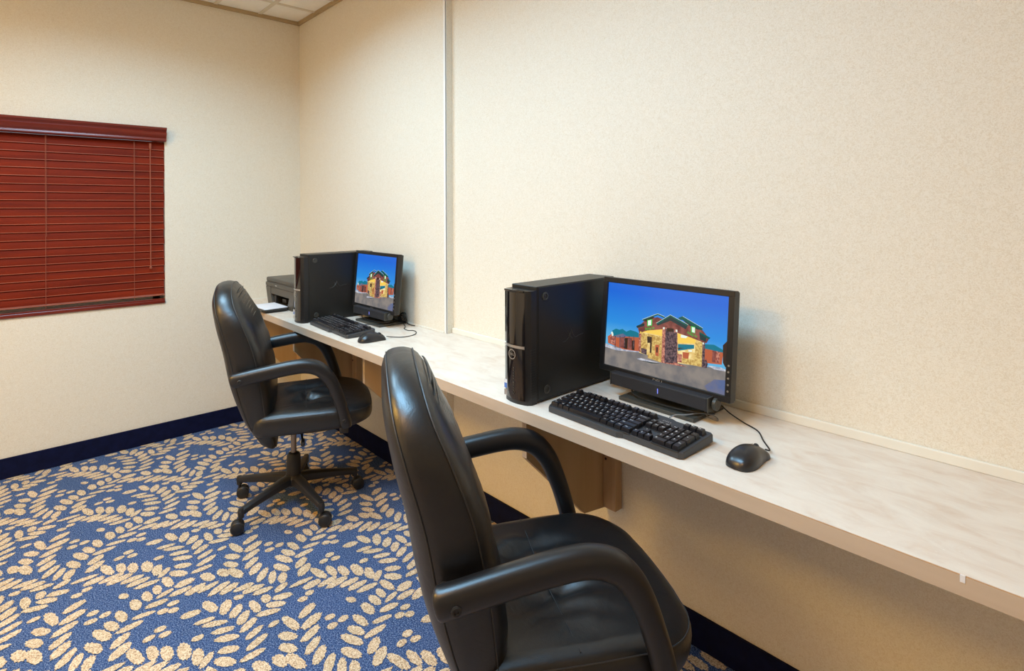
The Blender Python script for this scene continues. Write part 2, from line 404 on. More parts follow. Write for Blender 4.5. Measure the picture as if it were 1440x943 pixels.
# white corner guard at the end of the furred-out section
bm = bmesh.new(); box(bm, SX - .016, SX + .0025, -SD - .0025, -SD + .001, .7605, RZ - .02, .0008, 1)
box(bm, SX - .001, SX + .0025, -SD - .0025, -SD + .004, .7605, RZ - .02)
struct('trim_3', bm, M['white'])

# carpet base
bm = bmesh.new(); box(bm, 0, .012, RY, -SD, .001, .102, .003, 2); struct('baseboard_left', bm, M['navy'])
bm = bmesh.new(); box(bm, 0, SX + .012, -SD - .012, -SD, .001, .1018, .003, 2); box(bm, SX, RX, -.012, 0, .001, .1015, .003, 2)
struct('baseboard_desk', bm, M['navy'])

# window behind the blind
bm = bmesh.new()
for (y0, y1, z0, z1) in ((WY0, WY0 + .03, WZ0, WZ1), (WY1 - .003, WY1, WZ0, WZ1), (WY0, WY1, WZ0, WZ0 + .012), (WY0, WY1, WZ1 - .012, WZ1)):
    box(bm, -.12, 0.0, y0, y1, z0, z1)
w = struct('window_1', bm, M['jamb'])
bm = bmesh.new()
for (y0, y1, z0, z1) in ((WY0 + .03, WY0 + .08, WZ0, WZ1), (WY1 - .05, WY1 - .012, WZ0, WZ1), (WY0, WY1, WZ0 + .012, WZ0 + .05), (WY0, WY1, WZ1 - .05, WZ1 - .012), (-1.63, -1.59, WZ0, WZ1)):
    box(bm, -.115, -.085, y0, y1, z0, z1)
obj('window_frame', bm, M['white'], w)
bm = bmesh.new(); box(bm, -.103, -.099, WY0 + .05, WY1 - .03, WZ0 + .03, WZ1 - .03); obj('window_glass', bm, M['glass'], w)

# ------------------------------------------------------------------ blind
BY0, BY1 = -2.33, -.8405
bl = empty('window_blind', (0, (BY0 + BY1) / 2, WZ0))
tag(bl, 'cherry red wooden venetian blind, slats closed, in the window on the left wall', 'blind')
def bpart(name, bm, mat, **k):
    o = obj(name, bm, mat, bl, **k)
    o.location = (-bl.location.x, -bl.location.y, -bl.location.z); return o
bm = bmesh.new()
prof = [(.0, 1.729), (.030, 1.729), (.032, 1.731), (.036, 1.733), (.0365, 1.742), (.033, 1.748), (.040, 1.756), (.046, 1.768), (.047, 1.777), (.041, 1.783),
        (.044, 1.790), (.052, 1.797), (.053, 1.808), (.0, 1.808)]
prism(bm, prof, 1, BY0 - .012, -.8315)
bpart('valance', bm, M['valance'], smooth=35)
bm = bmesh.new(); box(bm, -.045, -.006, BY0, BY1, 1.735, 1.775); bpart('headrail', bm, M['valance'])
nsl = 21; z0s, z1s = .872, 1.705
for i in range(nsl):
    z = lerp(z0s, z1s, i / (nsl - 1))
    bm = bmesh.new(); tilt = math.radians(77); jy = random.uniform(-.003, .003)
    n = 6
    pts = []
    for k in range(n + 1):
        u = -.0245 + .049 * k / n; w_ = .0022 * (1 - (2 * k / n - 1) ** 2)
        pts.append((u, w_ + .0013))
    low = [(u, w_ - .0026) for u, w_ in reversed(pts)]
    P2 = []
    for u, w_ in pts + low:   # lower edge toward the room
        P2.append((-.010 - u * math.cos(tilt) + w_ * math.sin(tilt), z + u * math.sin(tilt) + w_ * math.cos(tilt)))
    prism(bm, P2, 1, BY0 + jy, BY1 + jy + .004)
    # edge highlight painted as a pale strip along the slat's lower edge
    xt, zt = -.010 - .0245 * math.cos(tilt), z + .0245 * math.sin(tilt)
    xb, zb = -.010 + .0245 * math.cos(tilt), z - .0245 * math.sin(tilt)
    box(bm, xb - .0006, xb + .0024, BY0 + jy, BY1 + jy + .004, zb - .0004, zb + .0022, mi=1)
    bpart('slat', bm, [M['blind'], M['blindedge']])
bm = bmesh.new(); box(bm, -.032, .010, BY0, BY1 + .004, .796, .815, .003, 2); box(bm, -.028, .006, BY0, BY1 + .003, .8155, .822, .001, 1)
bpart('bottom_rail', bm, M['valance'])
bm = bmesh.new(); box(bm, -.030, .006, BY0, BY1 + .003, .842, .8455, mi=0); bpart('slat', bm, [M['blindedge'], M['blindedge']])
for yy in (-.985, -1.371, -1.76, -2.15):
    bm = bmesh.new(); tube(bm, [(.0032, yy, 1.73), (.0032, yy, .820)], .0011, 6); tube(bm, [(.0032, yy + .004, 1.73), (.0032, yy + .004, 1.2)], .0008, 6)
    bpart('ladder_cord', bm, M['cord'])
bm = bmesh.new(); tube(bm, [(.014, -.908, 1.700), (.014, -.908, 1.01)], .0028, 8); tube(bm, [(.014, -.908, 1.715), (.014, -.908, 1.686)], .006, 10)
lathe(bm, [(0, .998), (.005, 1.0), (.007, 1.006), (.004, 1.016), (0, 1.018)], 12, T(.014, -.908, 0))
bpart('tilt_wand', bm, M['cord'], smooth=True)

# ------------------------------------------------------------------ counter
H = .76; FY = -.4635; TH = .035
ct = empty('desk_counter', (2.9, -.22, .725))
tag(ct, 'long beige mottled laminate counter with pale maple front edge, fixed along the desk wall', 'counter')
def cpart(name, bm, mat, parent=None, **k):
    o = obj(name, bm, mat, parent or ct, **k)
    if parent is None: o.location = -ct.location
    return o
bm = bmesh.new()
box(bm, 0.002, SX, FY + .006, -SD - .001, H - TH + .002, H - .0012); box(bm, SX, RX - .002, FY + .006, -.001, H - TH + .002, H - .0012)
box(bm, 0.002, SX, FY - .0015, -SD - .001, H - .0012, H); box(bm, SX, RX - .002, FY - .0015, -.001, H - .0012, H)
cpart('worktop', bm, M['laminate'])
bm = bmesh.new(); box(bm, 0.002, RX - .002, FY - .0015, FY + .0058, H - TH, H - .0028); cpart('edge_band', bm, M['edge'])
bm = bmesh.new(); box(bm, 0.002, RX - .002, FY - .0008, FY + .0055, H - .0028, H - .0012); cpart('glue_line', bm, M['stud'])
bm = bmesh.new(); box(bm, SX + .004, RX - .002, -.011, -.0005, H, H + .024, .002, 2); box(bm, .004, SX - .02, -SD - .005, -SD - .0005, H, H + .007, .001, 1)
box(bm, .002, .007, FY + .01, -SD - .002, H, H + .007)
cpart('backsplash', bm, M['caulk'])
bm = bmesh.new(); box(bm, 3.614, 3.621, FY - .0022, FY - .001, H - .013, H - .0005, .0004, 1)
cpart('chipped_spot', bm, M['stickerwhite'])

def bracket(x, wy, label, far=False):
    b = empty('support_bracket', (x, wy, .5)); tag(b, label, 'bracket', None)
    bm = bmesh.new(); d = -.402 - wy
    prism(bm, [(0, .2249 - .0), (d, .2249), (d, .085), (-.135, -.178), (-.03, -.195), (0, -.195)], 0, -.009, .009)
    for f in bm.faces: f.normal_update(); f.material_index = 1 if f.normal.y < -.9 else 0
    # light falling on the front edge, painted with the pale edge material
    obj('plywood_panel', bm, [M['ply'], M['edge']], b)
    bm = bmesh.new(); box(bm, .0095, .062, -.038, -.0005, -.19, .2245, .0015, 1); obj('cleat', bm, M['stud'], b)
    bm = bmesh.new(); lathe(bm, [(0, 0), (.004, .0005), (.0045, .002), (0, .0025)], 10, T(.024, -.0385, -.02) @ R(PI / 2, 'X')); obj('screw', bm, M['screw'], b)
    return b
bracket(2.562, 0, 'plywood bracket under the counter below the nearer computer')
bracket(1.565, -.0, 'plywood bracket under the counter between the two chairs')
bracket(.80, -SD, 'plywood bracket under the counter below the farther computer')
bracket(.010, -SD, 'plywood bracket under the counter against the left wall')

# ------------------------------------------------------------------ office chair
def pillow(bm, outline, rings, fn, n_top=0):
    """outline: closed list of (u, v); rings: (scale, b, shift) from back centre to front centre; fn(u, v, b) -> Vector."""
    cu = sum(p[0] for p in outline) / len(outline); cv = sum(p[1] for p in outline) / len(outline)
    R_ = []
    for (s, b) in rings:
        if s == 0: R_.append([bm.verts.new(fn(cu, cv, b))]); continue
        R_.append([bm.verts.new(fn(cu + (u - cu) * s, cv + (v - cv) * s, b)) for u, v in outline])
    n = len(outline); fs = []
    for A, B in zip(R_, R_[1:]):
        for k in range(n):
            k2 = (k + 1) % n
            if len(A) == 1: fs.append(bm.faces.new((A[0], B[k2], B[k])))
            elif len(B) == 1: fs.append(bm.faces.new((A[k], A[k2], B[0])))
            else: fs.append(bm.faces.new((A[k], A[k2], B[k2], B[k])))
    bmesh.ops.recalc_face_normals(bm, faces=fs)
    return R_

BC = [(.30, -.078), (.36, -.098), (.45, -.132), (.6, -.163), (.75, -.192), (.87, -.230), (.95, -.258), (1.04, -.278)]   # centre line of the back
BT = [(.30, .030), (.36, .040), (.45, .058), (.6, .078), (.75, .078), (.87, .070), (.95, .060), (1.04, .050)]           # its half thickness
def back_outline():
    pts = []
    W = [(.318, .150), (.335, .185), (.37, .208), (.45, .230), (.58, .243), (.72, .247), (.82, .246)]
    zs = [.318 + (.82 - .318) * i / 22 for i in range(23)]
    right = [(smooth_interp(W, z), z) for z in zs]
    top = []
    for i in range(1, 30):
        th = PI / 2 * i / 15
        c, s = math.cos(th), math.sin(th)
        e = .78
        top.append((math.copysign(abs(c) ** e, c) * .246, (.82 + abs(s) ** e * .197)))
    left = [(-u, v) for u, v in reversed(right)]
    bottom = [(-.10 + .05 * i, .312) for i in range(5)]
    return right + top + left + bottom
def back_fn(u, z, b, extra=0.0):
    y = smooth_interp(BC, z) + smooth_interp(BT, z) * b
    if b > .7:     # stuffed channels on the cushion side, fading out toward the edge
        k = max(0, min(1, (b - .7) / .3))
        y += k * (.002 * math.sin((z - .40) * 2 * PI / .105) + .004 * math.exp(-((z - .55) / .13) ** 2))
    return Vector((u, y + extra, z))
def seam_loop(bm, pts, r=.0016, closed=True):
    if closed: pts = pts + [pts[0]]
    tube(bm, pts, r, 5, caps=False)
def ringpts(outline, s, b, fn):
    cu = sum(p[0] for p in outline) / len(outline); cv = sum(p[1] for p in outline) / len(outline)
    return [fn(cu + (u - cu) * s, cv + (v - cv) * s, b) for u, v in outline]

def make_chair(label):
    t = empty('office_chair'); tag(t, label, 'chair', 'black leather office chairs at the counter')
    ol = back_outline()
    rings = [(0, -1.02), (.3, -1.02), (.55, -1.0), (.75, -.95), (.88, -.84), (.95, -.68), (.985, -.5), (.998, -.3), (1.004, -.05), (1.004, .2), (.995, .42), (.985, .56), (.955, .74), (.9, .87),
             (.82, .96), (.72, 1.0), (.6, 1.03), (.45, 1.05), (.3, 1.06), (.15, 1.06), (0, 1.06)]
    bm = bmesh.new(); pillow(bm, ol, rings, back_fn)
    bk = obj('backrest', bm, M['leather'], t, smooth=60)
    bm = bmesh.new(); seam_loop(bm, ringpts(ol, .973, -.585, back_fn), .0017); obj('seam', bm, M['seam'], bk)
    bm = bmesh.new(); seam_loop(bm, ringpts(ol, .989, .56, back_fn), .0017); obj('seam', bm, M['seam'], bk)
    bm = bmesh.new()      # gathered pleats below the top seam of the cushion side
    for i in range(8):
        z = .872 + i * .0165; w_ = .195 * max(.2, 1 - ((z - .82) / .20) ** 2.2) ** .5
        pts = []
        for k in range(25):
            u = -w_ + 2 * w_ * k / 24; zz = z - .012 * (abs(u) / .2) ** 1.6
            pts.append(back_fn(u, zz, .86 + .14 * max(0.0, 1 - abs(u) / w_) ** .5) + Vector((0, .0005, 0)))
        rr = [.0008 + .0028 * max(0.0, math.sin(PI * k / 24)) ** .5 for k in range(25)]
        tube(bm, pts, rr, 8)
    obj('pleats', bm, M['leather'], bk, smooth=60)
    # seat
    so = []
    def corner(cx, cy, r, a0, a1, n, e=1.0):
        return [(cx + r * math.cos(lerp(a0, a1, i / n)), cy + r * math.sin(lerp(a0, a1, i / n))) for i in range(n + 1)]
    so += corner(.192, -.105, .055, -PI / 2, 0, 6)
    so += [(.250, -.04), (.254, .02), (.257, .08), (.258, .13)]
    so += corner(.258 - .135, .335 - .135, .135, 0, PI / 2, 12)
    so += [(.08, .340), (.03, .342), (-.03, .342), (-.08, .340)]
    so += corner(-.258 + .135, .335 - .135, .135, PI / 2, PI, 12)
    so += [(-.258, .13), (-.257, .08), (-.254, .02), (-.250, -.04)]
    so += corner(-.192, -.105, .055, PI, 1.5 * PI, 6)
    so += [(-.1, -.162), (0, -.163), (.1, -.162)]
    def seat_fn(u, v, b):
        # b from -1 (bottom) to 1 (top)
        topz = .492 - .020 * max(0, (v - .14) / .2) ** 2 - .004 * max(0, -v / .16)
        botz = .392 + .012 * max(0, (v - .1) / .24)
        z = lerp(botz, topz, (b + 1) / 2)
        if b > .8:
            e = math.exp(-((v - .055) / .012) ** 2)
            z -= .006 * e * min(1, (b - .8) / .15)
            k = min(1, (b - .8) / .2)
            d = abs(v - .055)
            fold = math.exp(-(d / .085) ** 2) * (math.sin(u * 74 + 1.8 * math.sin(v * 22)) * .0085 + math.sin(u * 37 + 1.1 + v * 18) * .013)
            z += fold * k * (1 - .9 * math.exp(-(d / .012) ** 2)) * math.exp(-(u / .17) ** 4)
            z -= .015 * k * math.exp(-(u / .15) ** 2 - ((v - .02) / .13) ** 2)
        return Vector((u, v, z))
    rg = [(0, -1), (.5, -1), (.85, -1), (.94, -.92), (.985, -.72), (1.0, -.4), (1.006, 0), (1.002, .35), (.992, .55), (.97, .74), (.94, .87), (.9, .95)] + \
         [(.9 - .9 * i / 34, 1.0) for i in range(1, 34)] + [(0, 1.0)]
    bm = bmesh.new(); pillow(bm, so, rg, seat_fn)
    st = obj('seat', bm, M['leather'], t, smooth=60)
    bm = bmesh.new(); seam_loop(bm, ringpts(so, .985, .63, seat_fn), .0016); obj('seam', bm, M['seam'], st)
    bm = bmesh.new(); tube(bm, [seat_fn(-.238 + .476 * i / 40, .055, 1.0) + Vector((0, 0, .0028)) for i in range(41)], .0014, 5); obj('seam', bm, M['seam'], st)
    # arms: padded loop from the back's side to the seat's side
    for sgn in (1, -1):
        X = .284
        path = catmull([(sgn * (X - .004), -.224, .654), (sgn * X, -.20, .659), (sgn * X, -.10, .675), (sgn * X, .00, .6885), (sgn * X, .06, .689), (sgn * X, .108, .671),
                        (sgn * X, .145, .630), (sgn * (X + .001), .170, .577), (sgn * (X + .001), .190, .52), (sgn * X, .204, .47), (sgn * (X - .002), .212, .435), (sgn * (X - .006), .215, .415)], 6)
        n = len(path); rx, rz = [], []
        for i in range(n):
            f = i / (n - 1)
            rx.append(interp([(0, .016), (.05, .023), (.45, .025), (.6, .0225), (.9, .021), (.97, .019), (1, .010)], f))
            rz.append(interp([(0, .020), (.04, .0285), (.42, .0300), (.55, .027), (.7, .024), (.9, .0235), (.97, .021), (1, .010)], f))
        bm = bmesh.new(); tube(bm, path, rx, 20, ry=rz, side=(1, 0, 0), power=.86)
        arm = obj('armrest', bm, M['arm'], t, smooth=50)
        for (y, z, ox) in ((-.192, .655, .0235), (.2035, .448, .0195)):
            bm = bmesh.new(); mt = T(sgn * (X + ox), y, z) @ R(sgn * PI / 2, 'Y')
            lathe(bm, [(.0095, -.004), (.0095, .0015), (.007, .003), (.0045, .003), (.004, .0012), (0, .0012)], 16, mt)
            obj('bolt', bm, M['blackplastic'], arm, smooth=30)
        bm = bmesh.new()   # steel plate joining the arm to seat and back
        box(bm, min(sgn * .215, sgn * .275), max(sgn * .215, sgn * .275), -.212, -.165, .640, .668, .004, 2)
        obj('back_bracket', bm, M['blackplastic'], arm); bm = bmesh.new()
        box(bm, min(sgn * .10, sgn * .279), max(sgn * .10, sgn * .279), .188, .222, .388, .412, .004, 2)
        obj('seat_bracket', bm, M['blackplastic'], arm)
    # mechanism below the seat
    bm = bmesh.new(); box(bm, -.13, .13, -.12, .16, .372, .394, .004, 2); box(bm, -.06, .06, -.11, .11, .340, .374, .008, 2)
    tube(bm, catmull([(0, -.10, .345), (0, -.125, .352), (0, -.13, .40), (0, -.135, .46)], 5), .026, 10, ry=.006)
    obj('tilt_mechanism', bm, M['blackplastic'], t)
    bm = bmesh.new(); lathe(bm, [(0, .318), (.026, .318), (.031, .323), (.031, .35), (.02, .356), (0, .356)], 18, T(.0, .13, 0)); 
    obj('tension_knob', bm, M['blackplastic'], t, smooth=35)
    bm = bmesh.new(); tube(bm, catmull([(.05, .03, .36), (.12, .035, .357), (.2, .04, .35)], 5), .0045, 8); lathe(bm, [(0, -.03), (.008, -.028), (.009, .02), (0, .024)], 10, T(.215, .041, .349) @ R(PI / 2, 'Y'))
    obj('height_lever', bm, M['blackplastic'], t, smooth=35)
    bm = bmesh.new(); lathe(bm, [(.012, .20), (.012, .345)], 18); obj('gas_lift', bm, M['steel'], t, smooth=True, label='thin brownish steel gas lift column')
    # five star base
    bm = bmesh.new()
    lathe(bm, [(0, .088), (.036, .088), (.044, .094), (.046, .122), (.038, .130), (.032, .134), (.0305, .185), (.029, .218), (.022, .228), (.0125, .230)], 24)
    for k in range(5):
        a = 2 * PI * k / 5; m = R(a, 'Z')
        P = [m @ Vector(p) for p in ((.02, 0, .112), (.07, 0, .111), (.15, 0, .103), (.22, 0, .094), (.262, 0, .088), (.282, 0, .084))]
        sd = m @ Vector((0, 1, 0))
        tube(bm, P, [.026, .024, .0195, .0165, .0155, .010], 12, ry=[.022, .021, .017, .0145, .0135, .009], side=sd, power=.6)
        lathe(bm, [(0, .064), (.012, .064), (.0135, .085), (.011, .100), (0, .103)], 14, m @ T(.272, 0, 0))
    base = obj('star_base', bm, M['blackplastic'], t, smooth=40)
    for k in range(5):
        a = 2 * PI * k / 5; m = R(a, 'Z') @ T(.272, 0, 0) @ R(math.radians((69, 249, 60, 80, 255)[k] - 218 - 72 * k), 'Z')
        bm = bmesh.new()
        for s in (1, -1):
            lathe(bm, [(0, -.0085), (.021, -.0085), (.0265, -.006), (.0265, .005), (.022, .0085), (.0195, .0078), (.018, .009), (0, .009)], 24, m @ T(.014, s * .0125, .0275) @ R(-s * PI / 2, 'X'))
        # hood between the wheels and the stem
        box(bm, -.006, .030, -.0045, .0045, .016, .052, .003, 1, mtx=m); 
        for s in range(9):
            pass
        lathe(bm, [(0, .045), (.006, .045), (.006, .07), (0, .07)], 10, m)
        obj('caster', bm, M['blackplastic'], base, smooth=40)
    return t
ch1 = make_chair('black leather office chair, farther of the two, seen whole down to its casters')
ch2 = copy_tree(ch1)
ch2['label'] = 'black leather office chair in the foreground, nearer of the two, its base out of frame'
ch1.location = (1.22, -.57, .0015); ch1.rotation_euler = (0, 0, 1.175 - PI / 2)
kid(ch1, 'star_base').rotation_euler = (0, 0, math.radians(218) - (1.175 - PI / 2))
ch2.location = (2.851, -.689, .0015); ch2.rotation_euler = (0, 0, 1.056 - PI / 2)
kid(ch2, 'star_base').rotation_euler = (0, 0, math.radians(10))

# ------------------------------------------------------------------ computer tower (front = -Y, origin front-left... base centre)
def make_tower(label):
    t = empty('computer_tower'); tag(t, label, 'computer', 'slim black computer towers')
    W2 = .0535
    bm = bmesh.new(); box(bm, -W2, W2, .0, .372, .004, .345, .0015, 1)
    case = obj('case', bm, M['case'], t)
    bm = bmesh.new(); box(bm, -W2 + .004, W2 + .0018, .006, .370, .012, .342, .001, 1); obj('side_panel', bm, M['case'], case)
    bm = bmesh.new(); box(bm, W2 - .022, W2 + .003, .335, .366, .285, .318, .003, 2); obj('release_latch', bm, M['case'], case)
    # front bezel, bowed outward
    bm = bmesh.new()
    def bow(x): return -.026 - .014 * (1 - (x / W2) ** 2) - .002
    xs = [-W2 + 2 * W2 * i / 14 for i in range(15)]
    fr = [(x, bow(x) + (.006 if abs(x) > W2 - .001 else 0)) for x in xs]
    prism(bm, fr + [(W2, 0), (-W2, 0)], 2, .0, .334)
    bez = obj('front_bezel', bm, M['bezel'], t, smooth=30)
    bm = bmesh.new()      # glossy door above, glossy lower panel, both following the bow
    def shell(z0, z1, off, x0=-W2 + .002, x1=W2 - .014, mi=0):
        n = 12; A, B = [], []
        for i in range(n + 1):
            x = lerp(x0, x1, i / n); y = bow(x) - off
            A.append(bm.verts.new((x, y, z0))); B.append(bm.verts.new((x, y, z1)))
        for i in range(n):
            f = bm.faces.new((A[i], A[i+1], B[i+1], B[i])); f.material_index = mi
        return A, B
    shell(.174, .328, .0012); o = obj('drive_door', bm, M['gloss'], bez, smooth=60)
    bm = bmesh.new(); shell(.012, .162, .0012); obj('port_panel', bm, M['gloss'], bez, smooth=60)
    bm = bmesh.new(); shell(.164, .172, .0025); obj('silver_strip', bm, M['chrome'], bez, smooth=60, label='thin silver strip across the front')
    # round badge with the maker's lettering
    def onfront(x, z, off=.003): return T(x, bow(x) - off, z) @ R(PI / 2, 'X')
    bm = bmesh.new(); m = onfront(-.006, .144, .0022)
    n = 28
    for k in range(n):
        a0, a1 = 2*PI*k/n, 2*PI*(k+1)/n
        quad(bm, [m @ Vector((r * math.cos(a), r * math.sin(a), .0006)) for r, a in ((.0125, a0), (.0125, a1), (.0150, a1), (.0150, a0))])
    text_into(bm, 'DELL', .0092, m @ T(0, 0, .0007), 0, sx=1.0)
    obj('badge', bm, M['chrome'], bez, label='silver ring badge lettered DELL')
    bm = bmesh.new()
    for i, z in enumerate((.105, .097, .089, .081, .073, .062, .054, .046, .038)):
        m = onfront(.000, z, .0018); r = .0022 if i != 5 else .0035
        lathe(bm, [(r, 0), (r, .0006), (r * .5, .0008), (0, .0004)], 10, m)
    tube(bm, [onfront(.0, .032) @ Vector((-.005, .002, 0)), onfront(0, .03) @ Vector((0, -.003, 0)), onfront(0, .032) @ Vector((.005, .002, 0))], .0007, 5)
    obj('port_row', bm, M['stickerwhite'] if False else M['frameside'], bez)
    bm = bmesh.new(); m = onfront(-.041, .048, .0024); box(bm, -.008, .009, -.013, .013, 0, .0003, mtx=m, mi=0)
    box(bm, -.008, .009, .013 - .011, .013, .0003, .0005, mtx=m, mi=1)
    obj('sticker', bm, [M['blue'], M['stickerwhite']], bez, label='small blue and white sticker')
    bm = bmesh.new(); m = onfront(-.040, .022, .0024); box(bm, -.009, .009, -.008, .009, 0, .0003, mtx=m); obj('sticker', bm, M['chrome'], bez, label='small silver sticker')
    bm = bmesh.new()
    for z, x0 in ((.3305, -.045), (.3305, .005)):
        box(bm, x0, x0 + .032, -.040, -.030, z - .001, z + .0042, .001, 1)
    obj('top_grip', bm, M['gloss'], bez)
    bm = bmesh.new()      # cooling slats on the bezel's right cheek
    for i in range(20):
        z = .018 + i * .0074
        box(bm, W2 - .001, W2 + .0008, -.0235, -.004, z, z + .0034)
    obj('side_vents', bm, M['vent'], bez)
    # round case feet and the scribbled emblem on the side
    for (y, z) in ((.034, .314), (.040, .036)):
        bm = bmesh.new(); m = T(W2 + .0018, y, z) @ R(PI / 2, 'Y')
        lathe(bm, [(.0125, 0), (.0125, .0025), (.0105, .0034), (.008, .0034), (.0075, .001), (.0035, .001), (.003, .0022), (0, .0022)], 22, m)
        obj('case_foot', bm, M['frameside'], case, smooth=30)
    bm = bmesh.new(); X = W2 + .0022
    for pts in ([(.110, .165), (.125, .166), (.140, .176), (.150, .188)], [(.135, .196), (.148, .176), (.156, .170)], [(.150, .200), (.162, .178), (.170, .171), (.188, .176), (.208, .178)], [(.139, .180), (.152, .196)]):
        tube(bm, [(X, a, b) for a, b in pts], .0009, 5)
    obj('embossed_emblem', bm, M['frameside'], case)
    bm = bmesh.new()
    for (x, y) in ((-.04, .03), (.04, .03), (-.04, .33), (.04, .33)):
        bm.free(); bm = bmesh.new(); lathe(bm, [(0, 0), (.008, 0), (.008, .0045), (0, .0045)], 12, T(x, y, 0)); obj('rubber_foot', bm, M['blackplastic'], case); bm = bmesh.new()
    bm.free()
    return t
tw1 = make_tower('black slim computer tower beside the nearer monitor')
tw2 = copy_tree(tw1); tw2['label'] = 'black slim computer tower beside the farther monitor, next to the printer'
tw1.location = (2.5625, -.402, H); tw2.location = (.930, -.398, H)

# ------------------------------------------------------------------ monitor with soundbar; the desktop picture shows a lodge at dusk
def C_(r, g, b): return srgb(r, g, b)
def sky_screen():
    m, nt, b = newmat('screen sky'); L = nt.links
    tc = nt.nodes.new('ShaderNodeTexCoord'); sp = nt.nodes.new('ShaderNodeSeparateXYZ')
    rp = nt.nodes.new('ShaderNodeValToRGB'); e = rp.color_ramp.elements
    e[0].position = .0; e[0].color = (*C_(96, 176, 220), 1); e[1].position = .75; e[1].color = (*C_(30, 104, 214), 1)
    k = e.new(.25); k.color = (*C_(46, 142, 222), 1)
    mr = nt.nodes.new('ShaderNodeMapRange'); mr.inputs['From Min'].default_value = .17; mr.inputs['From Max'].default_value = .36
    L.new(tc.outputs['Object'], sp.inputs[0]); L.new(sp.outputs['Z'], mr.inputs['Value']); L.new(mr.outputs[0], rp.inputs['Fac'])
    L.new(rp.outputs['Color'], b.inputs['Emission Color']); b.inputs['Emission Strength'].default_value = 1.0
    b.inputs['Base Color'].default_value = (.0, .0, .0, 1); b.inputs['Roughness'].default_value = .3
    return m
def noisy_screen(name, c0, c1, scale):
    m, nt, b = newmat(name); L = nt.links
    tc = nt.nodes.new('ShaderNodeTexCoord'); n = nt.nodes.new('ShaderNodeTexNoise'); n.inputs['Scale'].default_value = scale; n.inputs['Detail'].default_value = 4
    rp = nt.nodes.new('ShaderNodeValToRGB'); rp.color_ramp.elements[0].position = .38; rp.color_ramp.elements[1].position = .62
    rp.color_ramp.elements[0].color = (*c0, 1); rp.color_ramp.elements[1].color = (*c1, 1)
    L.new(tc.outputs['Object'], n.inputs['Vector']); L.new(n.outputs['Fac'], rp.inputs['Fac']); L.new(rp.outputs['Color'], b.inputs['Emission Color'])
    b.inputs['Emission Strength'].default_value = 1.0; b.inputs['Base Color'].default_value = (0, 0, 0, 1); b.inputs['Roughness'].default_value = .3
    return m
SM = [sky_screen(),
      noisy_screen('screen road', C_(112, 110, 112), C_(140, 132, 126), 30),            # 1
      noisy_screen('screen brick', C_(104, 56, 56), C_(146, 86, 78), 60),            # 2
      emis('screen green roof', C_(10, 88, 84)),                                     # 3
      emis('screen dark eave', C_(38, 60, 64)),                                      # 4
      noisy_screen('screen lit stone', C_(176, 138, 74), C_(226, 196, 118), 160),    # 5
      noisy_screen('screen dark stone', C_(44, 38, 52), C_(120, 96, 100), 200),       # 6
      emis('screen lamp yellow', C_(246, 206, 92)),                                  # 7
      emis('screen sign green', C_(52, 190, 76)),                                    # 8
      emis('screen white', C_(232, 244, 232)),                                       # 9
      emis('screen orange wall', C_(184, 96, 66)),                                   # 10
      emis('screen teal roof', C_(28, 118, 140)),                                    # 11
      emis('screen dark opening', C_(58, 44, 38)),                                   # 12
      noisy_screen('screen snow kerb', C_(150, 158, 180), C_(206, 206, 214), 80),    # 13
      noisy_screen('screen red stone', C_(128, 62, 60), C_(206, 140, 120), 170),     # 14
      noisy_screen('screen cream hall', C_(222, 186, 110), C_(250, 230, 166), 60),   # 15
      noisy_screen('screen blue shade', C_(88, 104, 146), C_(116, 114, 130), 26)]     # 16
